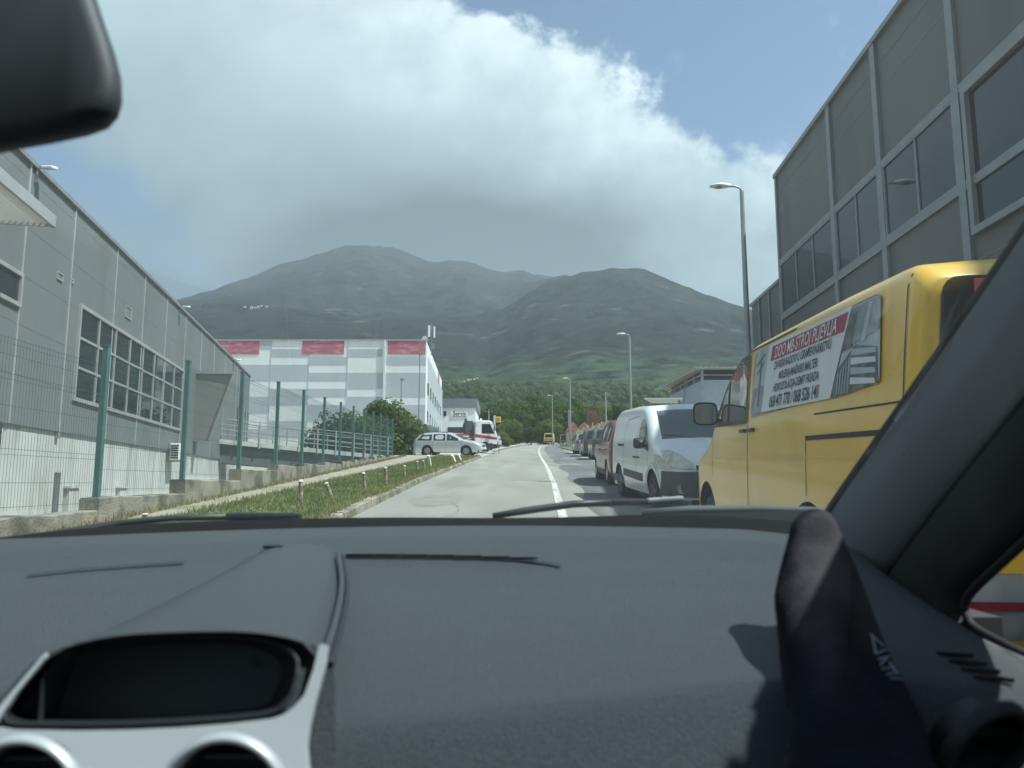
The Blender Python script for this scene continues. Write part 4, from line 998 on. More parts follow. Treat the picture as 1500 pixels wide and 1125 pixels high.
# ================================================================== VEHICLES
tyre = M('tyre', (.022, .022, .023), .9, var=.3, scale=12, dirt=(.06, .058, .05), dscale=4)
rimm = M('rim_silver', (.42, .43, .44), .35, .7, var=.1, scale=8)
rim_d = M('rim_dark', (.10, .10, .10), .5, .3)
cglass = glassy('car_glass', (.30, .34, .35), .02, (.03, .036, .04), .70)
cglass_l = glassy('car_glass_clear', (.62, .67, .66), .02, (.05, .055, .055), .35)
seam = M('seam_black', (.02, .02, .02), .7)
lampc = M('lamp_clear', (.55, .55, .45), .12, .0, var=.2, scale=14, coat=1)
lampr = M('lamp_red', (.22, .02, .03), .15, coat=1)
under = M('underbody', (.012, .012, .012), .9)
plateM = M('number_plate', (.72, .73, .72), .5)
def wheel(parent, x, y, r, w, side, rim=None, spokes=5):
    root = MB()
    root.lathe([(r*.62, -w/2), (r*.9, -w/2), (r*.98, -w*.36), (r, -w*.2), (r, w*.2), (r*.98, w*.36), (r*.9, w/2), (r*.62, w/2), (r*.60, w*.3)], 36, 'x')
    o = root.build('wheel', tyre, parent, auto=30); o.location = (x, y, r)
    m = MB(); s = side
    m.lathe([(r*.64, s*w*.5), (r*.60, s*w*.52), (r*.57, s*w*.40), (r*.55, s*w*.1), (.001, s*w*.1)], 30, 'x')
    m.lathe([(r*.17, s*w*.12), (r*.16, s*w*.44), (r*.10, s*w*.48), (.001, s*w*.48)], 18, 'x')
    for k in range(spokes):
        q = 2*math.pi*k/spokes; d = Vector((0, math.cos(q), math.sin(q))); m.bar(d*r*.12+Vector((s*w*.42, 0, 0)), d*r*.61+Vector((s*w*.44, 0, 0)), r*.16, w*.12, up=(1, 0, 0))
    m.build('rim', rim or rimm, o, auto=30); return o
class Car:
    """body as one smooth surface: half width w(y, z) times a side profile; y forward, x to the right.
    local -x is the car's left side."""
    def __init__(s, name, label, cat, L, Wd, prof, belt, tumble, paint, sill=.24, wheels=(-1.3, 1.3), r=.31, arch=None, rr=(.09, .14, .28, .55), top_r=.09, loc=(0, 0, 0), yaw=0, group=None, crown=.03, noarch=False):
        s.L, s.W, s.prof, s.belt, s.tumble, s.sill, s.whe, s.r = L, Wd, prof, belt, tumble, sill, wheels, r
        s.arch = arch or r+.07; s.rr = rr; s.tr = top_r; s.crown = crown
        s.root = thing(name, label, cat, loc, road_rot(yaw), group); s.paint = paint; s.a, s.b = prof[0][0], prof[-1][0]
        yy = np.linspace(s.a, s.b, 400); zz = np.interp(yy, [p[0] for p in prof], [p[1] for p in prof]); h = (s.b-s.a)/399; kk = np.exp(-.5*(np.arange(-20, 21)*h/.05)**2); kk /= kk.sum()
        ext = np.concatenate([2*zz[0]-zz[20:0:-1], zz, 2*zz[-1]-zz[-2:-22:-1]]); zz = np.convolve(ext, kk, 'valid'); s.py = list(yy); s.pz = list(zz); s.key = [p[0] for p in prof]; s.kz = [p[1] for p in prof]
        s.Hm = max(s.pz)
    def top(s, y): return float(np.interp(y, s.py, s.pz))
    def w(s, y, z, round_top=True):
        w = s.W/2; ra, rb_, fa, fb = s.rr     # rear lateral, rear length, front lateral, front length
        d = y-s.a
        if d < rb_: w -= ra*(1-math.sqrt(max(0, 1-((rb_-d)/rb_)**2)))
        d = s.b-y
        if d < fb: w -= fa*(1-math.sqrt(max(0, 1-((fb-d)/fb)**2)))
        if z < .5: w -= .05*((.5-z)/.3)**2
        if z > s.belt: 
            t = (z-s.belt)/(s.Hm-s.belt); w -= s.tumble*(.75*t+.25*t*t)
        else:
            w += .012*math.sin(math.pi*max(0, min(1, (z-.3)/(s.belt-.3))))
        if round_top:
            T = s.top(y); k = z-(T-s.tr)
            if k > 0: w -= s.tr*(1-math.sqrt(max(0, 1-min(1, k/s.tr)**2)))
        return w
    def bottom(s, y):
        b = s.sill
        for wy in s.whe:
            d = abs(y-wy)
            if d < s.arch: b = max(b, s.r*.98+math.sqrt(s.arch**2-d*d))
        return b
    def zt(s, x, y):
        T = s.top(y); w = max(.05, s.w(y, T)); return T+s.crown*(1-min(1, abs(x)/w)**2)
    def body(s, extra=(), seg=.07, name='body', auto=55):
        ys = set(np.round(np.arange(s.a, s.b+.001, seg), 4))|{s.a, s.b}|set(s.key)
        for wy in s.whe:
            for k in range(25): ys.add(round(wy+s.arch*math.cos(math.pi*k/24), 4))
        for e, ln in ((s.a, s.rr[1]), (s.b, -s.rr[3])):
            for k in range(9): ys.add(round(e+ln*(1-math.cos(math.pi/2*k/8)), 4))
        ys = [y for y in sorted(ys) if s.a <= y <= s.b]
        ys2 = [ys[0]]
        for y in ys[1:]:
            if y-ys2[-1] > .004: ys2.append(y)
        rows = []
        for y in ys2:
            T = s.top(y); b = min(s.bottom(y), T-s.tr-.02); right = []
            zs = [b+(T-s.tr-b)*k/12 for k in range(13)]
            if b < s.belt < T-s.tr: zs[min(range(13), key=lambda i: abs(zs[i]-s.belt))] = s.belt
            for z in zs: right.append((s.w(y, z), y, z))
            for k in range(1, 7):
                z = T-s.tr+s.tr*math.sin(math.pi/2*k/6); right.append((s.w(y, min(z, T)), y, z))
            we = right[-1][0]
            for f in (.8, .55, .28, 0): right.append((we*f, y, T+s.crown*(1-f*f)))
            rows.append([(-x, y_, z) for x, y_, z in right]+[(x, y_, z) for x, y_, z in reversed(right[:-1])])
        mb = MB().grid(rows); n = len(rows[0])
        mb.add(rows[0], [tuple(range(n))]); mb.add(rows[-1], [tuple(range(n))[::-1]])
        o = mb.build(name, s.paint, s.root, auto=auto); s.bodyo = o
        m = MB(); m.box((0, (s.a+s.b)/2, s.sill+.22), (s.W-.22, s.b-s.a-.4, .40)); 
        for wy in s.whe:
            m.lathe([(s.arch+.02, -s.W/2+.05), (s.arch+.02, -s.W/2+.34)], 24, 'x', (0, wy, s.r)); m.lathe([(s.arch+.02, s.W/2-.05), (s.arch+.02, s.W/2-.34)], 24, 'x', (0, wy, s.r))
        m.build('underbody', under, s.root, fixn=False); return o
    def sidepoly(s, poly, mat, name, side=-1, off=.006, parent=None, sub=0, round_top=True):
        "flat panel (y,z) laid on the body side"
        P = []
        n = len(poly)
        for i in range(n):
            a, b = poly[i], poly[(i+1) % n]; k = max(1, int(math.hypot(b[0]-a[0], b[1]-a[1])/.08))
            for j in range(k): P.append((a[0]+(b[0]-a[0])*j/k, a[1]+(b[1]-a[1])*j/k))
        V, Fc = plate([[(0, y, z) for y, z in P]])
        # interior points keep it close to the curved side
        V = [(side*(s.w(y, z, round_top)+off), y, z) for _, y, z in V]
        o = MB().add(V, Fc).build(name, mat, parent or s.root, fixn=True); return o
    def ribbon(s, pts, wd, mat, name, side=-1, off=.004, parent=None, thick=.0):
        mb = MB(); rows = []; Q = []
        for i in range(len(pts)-1):
            a, b = pts[i], pts[i+1]; k = max(1, int(math.hypot(b[0]-a[0], b[1]-a[1])/.06))
            for j in range(k): Q.append((a[0]+(b[0]-a[0])*j/k, a[1]+(b[1]-a[1])*j/k))
        Q.append(pts[-1])
        for i, q in enumerate(Q):
            a = Vector(Q[max(i-1, 0)]); b = Vector(Q[min(i+1, len(Q)-1)]); t = (b-a).normalized(); n = Vector((-t.y, t.x))*wd/2
            r = []
            for sg in (-1, 1):
                y, z = q[0]+n.x*sg, q[1]+n.y*sg; r.append((side*(s.w(y, z)+off), y, z))
            rows.append(r)
        return mb.grid(rows).build(name, mat, parent or s.root)
    def toppatch(s, y0, y1, fx, mat, name, off=.007, nx=14, ny=10, xr=None, parent=None):
        "panel lying on the profile surface between two stations (windscreen, bonnet trim)"
        rows = []
        for i in range(ny+1):
            y = y0+(y1-y0)*i/ny; T = s.top(y); we = max(.05, s.w(y, T-.0))
            lo, hi = xr or (-1, 1); f = fx(i/ny) if callable(fx) else fx
            rows.append([((we+s.tr*.35)*f*(lo+(hi-lo)*k/nx), y, 0) for k in range(nx+1)])
        dz = (s.top(y1)-s.top(y0))/(y1-y0); nrm = Vector((0, -dz, 1)).normalized()
        rr2 = []
        for r in rows:
            rr2.append([Vector((x, y, s.zt(x, y) if abs(x) <= s.w(y, s.top(y)) else s.top(y)-(s.tr-math.sqrt(max(0, s.tr**2-min(s.tr, abs(x)-s.w(y, s.top(y)))**2))) ))+nrm*off for x, y, _ in r])
        return MB().grid(rr2).build(name, mat, parent or s.root, auto=40)
    def mirror(s, side, y, z, sz=(.20, .12, .17), mat=None, arm=True, gl=True):
        x = side*(s.w(y, z)+sz[0]*.62); mb = MB(); rows = []
        for k in range(7):
            t = k/6; f = math.sin(math.pi*(.12+.88*t)*.5) if t < 1 else 1; yy = y+sz[1]/2-sz[1]*t
            rows.append([(x+sz[0]/2*f*abs(math.cos(q))**.5*(1 if math.cos(q) > 0 else -1), yy, z+sz[2]/2*f*abs(math.sin(q))**.5*(1 if math.sin(q) > 0 else -1)) for q in [2*math.pi*j/20 for j in range(20)]])
        mb.grid(rows, True); mb.add(rows[0], [tuple(range(20))]); mb.bar((side*(s.w(y, z)-.02), y+.03, z-sz[2]*.25), (x, y+.02, z-sz[2]*.3), .05, .04)
        o = mb.build('wing_mirror', mat or blackp, s.root, auto=50)
        g_ = MB(); r = [(x+sz[0]/2*.88*abs(math.cos(q))**.5*(1 if math.cos(q) > 0 else -1), y-sz[1]/2-.001, z+sz[2]/2*.86*abs(math.sin(q))**.5*(1 if math.sin(q) > 0 else -1)) for q in [2*math.pi*j/20 for j in range(20)]]
        g_.add(r, [tuple(range(20))]); g_.build('mirror_glass', mirglass, o); return o
    def handle(s, y, z, side=-1, mat=None, L=.16):
        x = side*(s.w(y, z)+.018); mb = MB(); mb.box((x, y, z), (.022, L, .028)); mb.box((x-side*.012, y-L*.38, z), (.03, .03, .03)); mb.box((x-side*.012, y+L*.38, z), (.03, .03, .03))
        return mb.build('door_handle', mat or blackp, s.root, bevel=.006)
mirglass = bpy.data.materials.new('mirror_glass'); mirglass.use_nodes = True; _p = mirglass.node_tree.nodes['Principled BSDF']; _p.inputs['Base Color'].default_value = (.5, .52, .52, 1); _p.inputs['Metallic'].default_value = 1; _p.inputs['Roughness'].default_value = .12
def rounded(poly, r, n=4):
    out_ = []; N_ = len(poly)
    for i in range(N_):
        p = Vector(poly[i]); a = Vector(poly[i-1]); b = Vector(poly[(i+1) % N_]); rr_ = min(r, (a-p).length*.45, (b-p).length*.45)
        p0 = p+(a-p).normalized()*rr_; p1 = p+(b-p).normalized()*rr_
        for k in range(n+1):
            t = k/n; out_.append(tuple(p0*(1-t)**2+p*2*t*(1-t)+p1*t*t))
    return out_

# ---- yellow van ---------------------------------------------------------------------
yel = M('yellow_paint', (.80, .48, .045), .34, .0, var=.05, scale=1.2, dirt=(.68, .43, .08), dscale=2.2, dlo=.5, dhi=.8, coat=.5, bump=.03, bscale=6)
van_yaw = -math.atan(.06)
VC = Vector((1.52+.06*5.87+.955, 5.87, gz(5.87)))
V_ = Car('van', 'yellow van with construction firm banner on its side windows, parked close on the right', 'van', 5.2, 1.91,
         [(-2.70, 1.84), (-2.65, 1.90), (-2.56, 1.94), (-1.8, 1.955), (.1, 1.955), (.5, 1.91), (.75, 1.82), (1.0, 1.69), (1.45, 1.34), (1.62, 1.20), (1.9, 1.12), (2.25, 1.02), (2.45, .88), (2.6, .58)],
         1.30, .06, yel, sill=.27, wheels=(-1.33, 1.77), r=.335, arch=.46, rr=(.05, .08, .17, .55), top_r=.09, loc=VC, yaw=van_yaw, crown=.035)
V_.root.rotation_euler.x -= .018
V_.body(seg=.06)
for sd_ in (-1, 1):
    for wy in V_.whe: wheel(V_.root, sd_*(V_.W/2-.13), wy, .335, .22, sd_)
# side glass band carrying the banner, driver's window
for sd_ in (-1, 1):
    V_.sidepoly(rounded([(-2.33, 1.41), (-2.31, 1.86), (-.02, 1.86), (.05, 1.35)], .06), cglass_l, 'side_window', sd_, .004)
    dw = V_.sidepoly(rounded([(.17, 1.345), (.17, 1.85), (.50, 1.83), (.78, 1.71), (1.32, 1.35)], .04), cglass_l, 'door_window', sd_, .006)
    V_.ribbon([(.15, 1.33), (.15, 1.865), (.50, 1.85), (.80, 1.725), (1.36, 1.335), (.15, 1.33)], .035, blackp, 'window_seal', sd_, .009)
    V_.ribbon([(.80, 1.34), (.80, 1.72)], .05, blackp, 'quarter_bar', sd_, .010)
    V_.ribbon([(.98, 1.35), (1.34, 1.35), (1.04, 1.53)], .03, blackp, 'mirror_base', sd_, .010)
    V_.ribbon([(.11, .30), (.11, 1.88)], .012, seam, 'door_seam', sd_)
    V_.ribbon([(1.45, 1.30), (1.45, .85)], .010, seam, 'wing_seam', sd_)
    V_.ribbon([(-1.45, 1.31), (-2.58, 1.31)], .010, seam, 'panel_seam', sd_)
    V_.ribbon([(-1.30, 1.17), (-2.52, 1.18)], .028, seam, 'slide_rail', sd_, .005)
    V_.ribbon([(-1.30, 1.17), (-1.30, .82)], .008, seam, 'door_seam', sd_)
    V_.ribbon([(-2.60, .40), (-2.60, 1.88)], .010, seam, 'rear_seam', sd_)
    V_.ribbon([(-.3, .55), (-.3, .32), (-.2, .32), (-.2, .55)], .008, seam, 'fuel_flap', sd_)
    V_.ribbon([(-1.0, 1.895), (.35, 1.895)], .014, seam, 'gutter', sd_)
    V_.handle(.22, 1.255, sd_); V_.handle(-.02, 1.255, sd_)
V_.mirror(-1, 1.24, 1.44, (.23, .16, .22)); V_.mirror(1, 1.24, 1.44, (.23, .16, .22))
V_.toppatch(.56, 1.52, .93, cglass, 'windscreen')
# waist crease: slim raised line
for sd_ in (-1, 1): V_.ribbon([(-2.58, 1.065), (-.2, 1.055), (1.9, 1.03)], .016, yel, 'crease', sd_, .007)
# rear face
def rearpatch(c, poly, mat, name, off=.008, rnd=.05, parent=None):
    P = rounded(poly, rnd); y = c.a-off; V, Fc = plate([[(x, y, z) for x, z in P]]); return MB().add(V, Fc).build(name, mat, parent or c.root)
rearpatch(V_, [(-.87, 1.20), (-.82, 1.845), (.82, 1.845), (.87, 1.20)], cglass, 'rear_window', rnd=.09)
MB().box((-.63, -2.715, 1.80), (.12, .008, .06)).build('window_sticker', M('sticker_red', (.6, .12, .14), .6), V_.root)
mb = MB(); rows = []
for k in range(15):
    t = -1+2*k/14; x = t*.955; yb_ = -2.70-.10*math.sqrt(max(0, 1-abs(t)**5)); rows.append([(x, -2.6, .33), (x, yb_+.02, .33), (x, yb_-.02, .38), (x, yb_-.02, .53), (x, yb_+.02, .585), (x, -2.6, .59)])
mb.grid(rows); bump_ = mb.build('rear_bumper', M('bumper_grey', (.20, .205, .20), .55, var=.08, scale=6, dirt=(.28, .28, .26), dscale=4), V_.root, auto=40)
for sx_ in (-.72, .72): MB().box((sx_, -2.818, .475), (.28, .012, .035)).build('reflector', lampr, bump_)
for sx_ in (-1, 1): 
    mb = MB(); mb.box((sx_*.86, -2.69, 1.12), (.13, .03, .42)); mb.build('tail_lamp', lampr, V_.root, bevel=.015)
mb = MB(); mb.box((0, -2.71, .95), (.52, .012, .11)); mb.build('number_plate', plateM, V_.root)
mb = MB(); mb.box((0, 2.45, .48), (1.66, .28, .34)); mb.build('front_bumper', M('bumper_grey', (.2, .2, .2), .5), V_.root, bevel=.08)
for sx_ in (-1, 1): MB().box((sx_*.62, 2.37, .84), (.34, .22, .22)).build('headlight', lampc, V_.root, bevel=.05)
# interior: seats seen through the glass
mb = MB()
for sx_ in (-.45, .45): mb.box((sx_, .25, 1.15), (.48, .14, .62)); mb.box((sx_, .25, 1.53), (.26, .10, .18))
mb.build('seat', M('seat_dark', (.05, .05, .055), .9), V_.root, bevel=.04)
mb = MB(); mb.box((0, 1.25, 1.15), (1.5, .5, .22)); mb.tube([(-.45+.19*math.cos(q), .92-.05*math.sin(q), 1.28+.17*math.sin(q)) for q in [k*math.pi/10 for k in range(21)]], .014, 6); mb.build('dashboard', M('dash_in', (.04, .04, .045), .8), V_.root)
# banner
Y0, Z0, Z1 = .03, 1.365, 1.862
def bmap(off=.010):
    return lambda s_, t_: Vector((-(V_.w(Y0-s_*1.085, Z0+t_*1.03, True)+off), Y0-s_*1.085, Z0+t_*1.03))
def bpanel(poly, mat, name, off, parent=None, rnd=0):
    P = rounded(poly, rnd) if rnd else poly; Q = []
    for i in range(len(P)):
        a, b = P[i], P[(i+1) % len(P)]; k = max(1, int(math.dist(a, b)/.12))
        Q += [(a[0]+(b[0]-a[0])*j/k, a[1]+(b[1]-a[1])*j/k) for j in range(k)]
    V, Fc = plate([[(0, s_, t_) for s_, t_ in Q]]); f = bmap(off); return MB().add([f(v[1], v[2]) for v in V], Fc).build(name, mat, parent or V_.root)
hB = Z1-Z0
photo_l = M('photo_sky', (.42, .47, .52), .5, var=.12, scale=3); photo_d = M('photo_dark', (.12, .135, .145), .5, var=.45, scale=14); photo_m = M('photo_mid', (.26, .30, .33), .5, var=.3, scale=9); white_b = M('banner_white', (.66, .69, .72), .5, var=.03); red_b = M('banner_red', (.36, .045, .085), .5); txt = M('banner_text', (.03, .03, .045), .6)
ban = bpanel([(.04, .01), (.10, hB-.01), (2.18, hB-.03), (2.21, .045)], photo_l, 'banner', .010, rnd=.04)
# left picture: mast and block
bpanel([(.05, .02), (.07, .20), (.33, .21), (.36, .02)], photo_m, 'picture_block', .012, ban)
bpanel([(.20, .06), (.235, .42), (.25, .42), (.25, .06)], photo_d, 'picture_mast', .013, ban)
for a_ in ((.12, .36, .34, .43), (.15, .30, .33, .37), (.22, .43, .28, .47)): bpanel([(a_[0], a_[1]), (a_[0]+.01, a_[1]+.018), (a_[2], a_[3]+.015), (a_[2]-.01, a_[3])], photo_d, 'picture_beam', .0135, ban)
# right pictures: grey facade above, scaffolded building below
bpanel([(1.72, .26), (1.84, hB-.035), (2.175, hB-.035), (2.19, .30)], photo_m, 'picture_facade', .012, ban)
bpanel([(1.74, .25), (1.86, .43), (1.93, .43), (1.88, .26)], photo_d, 'picture_shadow', .013, ban)
bpanel([(1.98, .27), (2.06, .455), (2.10, .455), (2.04, .27)], photo_l, 'picture_column', .013, ban)
bpanel([(1.64, .015), (1.72, .17), (1.92, .265), (2.17, .22), (2.20, .05)], photo_d, 'picture_house', .0125, ban)
for k, (a0_, a1_, b0_) in enumerate(((.06, .075, .05), (.11, .125, .10), (.16, .175, .15), (.205, .22, .20))):
    bpanel([(1.88, a0_+.01), (1.88, a1_+.03), (2.16, a1_), (2.17, a0_-.01)], photo_l if k % 2 else white_b, 'picture_floor', .0135, ban)
for k in range(5): bpanel([(1.70+k*.035, .03), (1.715+k*.035, .14+.018*k), (1.725+k*.035, .14+.018*k), (1.71+k*.035, .03)], photo_l, 'picture_window', .0135, ban)
bpanel([(1.84, .02), (1.875, .24), (1.89, .245), (1.86, .02)], photo_m, 'picture_pole', .014, ban)
wp = bpanel([(.33, .012), (.44, hB-.012), (1.86, hB-.02), (1.63, .018)], white_b, 'text_panel', .015, ban)
rp = bpanel([(.49, hB-.135), (.515, hB-.035), (1.82, hB-.045), (1.775, hB-.14)], red_b, 'title_band', .017, wp)
f2_ = bmap(.0195)
def btext(s, size, cx_, cz_, mat, sx, bold=.0):
    text_mesh(s, size, lambda u, v: f2_(cx_+u+v*.22, cz_+v), 'lettering', mat, wp, sx=sx, bold=bold)
btext('DOO MB-STROJ PLJEVLJA', .112, 1.13, hB-.127, white_b, .88, .0014)
btext('ZAVRŠNI RADOVI U GRAĐEVINARSTVU', .074, 1.10, .292, txt, .78, .0012)
btext('MOLERAJ-MAŠINSKI MALTER', .074, 1.06, .214, txt, .76, .0012)
btext('HIDROIZOLACIJA-DEMIT FASADA', .074, 1.02, .138, txt, .76, .0012)
btext('068 471 770 / 068 526 141', .108, .99, .036, txt, .80, .0016)

# ---- white panel van -------------------------------------------------------------------
wpaint = M('van_white_paint', (.84, .86, .87), .32, var=.03, scale=1, dirt=(.60, .61, .59), dscale=2, dlo=.55, dhi=.8, coat=.6)
bplas = M('bumper_plastic', (.075, .08, .085), .6, var=.15, scale=8)
Wv = Car('van', 'white panel van facing the camera, parked behind the yellow van', 'van', 4.38, 1.80,
         [(-2.19, 1.52), (-2.13, 1.70), (-1.95, 1.775), (-.6, 1.80), (.25, 1.775), (.50, 1.70), (.72, 1.58), (1.25, 1.17), (1.40, 1.09), (1.75, .995), (2.0, .88), (2.13, .74), (2.19, .52)],
         1.08, .14, wpaint, sill=.22, wheels=(-1.45, 1.28), r=.31, arch=.375, rr=(.09, .12, .36, .85), top_r=.14, loc=(3.18, 14.1, gz(14.1)), yaw=math.pi+.060, crown=.035)
Wv.body(seg=.06)
for sd_ in (-1, 1):
    for wy in Wv.whe: wheel(Wv.root, sd_*(Wv.W/2-.11), wy, .31, .19, sd_, rimm if sd_ < 0 else rim_d)
    Wv.sidepoly(rounded([(.26, 1.06), (.26, 1.44), (.36, 1.54), (.52, 1.53), (.80, 1.36), (1.02, 1.10), (1.02, 1.00)], .05), cglass, 'door_window', sd_, .006)
    Wv.ribbon([(.76, 1.04), (.76, 1.38)], .035, blackp, 'quarter_bar', sd_, .009)
    Wv.sidepoly([(.78, 1.0), (.76, 1.12), (1.08, 1.03), (1.04, .96)], blackp, 'mirror_base', sd_, .008)
    Wv.sidepoly([(-.95, .46), (-.95, .60), (.62, .56), (.62, .42)], bplas, 'side_moulding', sd_, .012)
    Wv.ribbon([(.15, .28), (.15, 1.58)], .010, seam, 'door_seam', sd_); Wv.ribbon([(-.98, .62), (-.98, 1.35), (-.85, 1.54), (.10, 1.60)], .009, seam, 'door_seam', sd_); Wv.ribbon([(1.06, .95), (1.0, .70), (.86, .45), (.86, .28)], .009, seam, 'door_seam', sd_)
    Wv.ribbon([(-.95, 1.05), (-1.55, 1.05)], .05, blackp, 'slide_rail', sd_, .008)
    Wv.handle(.02, .84, sd_); Wv.handle(.28, .84, sd_)
    Wv.sidepoly(rounded([(-1.02, .30), (-1.07, .46), (-1.9, .46), (-2.15, .40), (-2.15, .30)], .02), bplas, 'rear_bumper_corner', sd_, .012)
    Wv.mirror(sd_, .92, 1.10, (.20, .16, .19))
Wv.toppatch(.56, 1.27, .90, glassy('van_windscreen', (.55, .6, .6), .02, (.03, .035, .04), .35), 'windscreen')
mb = MB(); mb.box((-.25, 1.17, 1.185), (.75, .10, .01)); mb.box((.35, 1.15, 1.20), (.3, .10, .03)); o = mb.build('papers', M('paper', (.85, .85, .83), .8), Wv.root); o.location = (0, -.10, -.02)
mb = MB(); mb.box((0, .85, 1.02), (1.5, .62, .24)); mb.box((0, -.15, 1.1), (1.55, .05, 1.1)); mb.box((-.4, .12, 1.15), (.45, .14, .6)); mb.box((.4, .12, 1.15), (.45, .14, .6)); mb.build('cabin', M('cabin_black', (.03, .032, .034), .9), Wv.root)
def noseband(c, z0, z1, x0, x1, mat, name, off=.02, n=16, yfn=None, parent=None, ztilt=0):
    "band wrapped round the nose at the given heights"
    rows = []
    for i in range(5):
        z = z0+(z1-z0)*i/4; r = []
        for k in range(n+1):
            x = x0+(x1-x0)*k/n; y = yfn(x, z); r.append((x*(1+off*1.1), y+off, z+ztilt*abs(x)))
        rows.append(r)
    return MB().grid(rows).build(name, mat, parent or c.root, auto=40)
def nose_y(c):
    def f(x, z):   # furthest forward y where the body still contains (x, z)
        lo, hi = 0., c.b
        bad = lambda y: (c.top(y)+c.crown*.9 < z or c.w(y, min(z, c.top(y)), True) < abs(x))
        y = hi
        while y > 0 and bad(y): y -= .02
        lo, hi2 = y, min(hi, y+.02)
        for _ in range(9):
            m_ = (lo+hi2)/2
            if bad(m_): hi2 = m_
            else: lo = m_
        return lo
    return f
fy = nose_y(Wv)
noseband(Wv, .26, .66, -.86, .86, bplas, 'front_bumper', .02, 24, fy)
noseband(Wv, .68, .76, -.40, .40, blackp, 'grille', .016, 12, fy)
mb = MB(); mb.tube([(-.55, 1.30, 1.17), (-.1, 1.20, 1.235), (.05, 1.19, 1.24)], .008, 5); mb.tube([(.1, 1.30, 1.17), (.5, 1.20, 1.235), (.65, 1.19, 1.24)], .008, 5); mb.build('wiper', blackp, Wv.root)
MB().box((0, fy(0, .5)+.05, .46), (.52, .02, .11)).build('number_plate', plateM, Wv.root)
for sx_ in (-1, 1):
    # swept headlight: patch wrapped from the wing on to the bonnet
    rows = []
    for i in range(9):
        t = i/8; r = []
        for k in range(9):
            u = k/8; x = .44+.40*t; zlo = .70+.02*t; zhi = .80+.20*min(1, t*1.5)-.02*max(0, t-.66); z = zlo+(zhi-zlo)*u
            r.append((sx_*(x+.012), fy(x, z)+.015, z))
        rows.append(r)
    MB().grid(rows).build('headlight', lampc, Wv.root, auto=60)
    Wv.sidepoly(rounded([(1.55, .70), (1.45, .93), (1.72, .90), (2.0, .76), (2.02, .69)], .04), lampc, 'headlight_side', sx_, .010)
    mb = MB(); mb.lathe([(.001, 0), (.07, 0), (.08, .02)], 14, 'y', (sx_*.66, fy(.66, .4)+.03, .40)); mb.build('fog_lamp', lampc, Wv.root)
    Wv.ribbon([(1.28+.44*math.cos(q), .31+.44*math.sin(q)) for q in [math.pi*(k+.5)/15 for k in range(15)]], .05, wpaint, 'wheel_lip', sx_, .016)
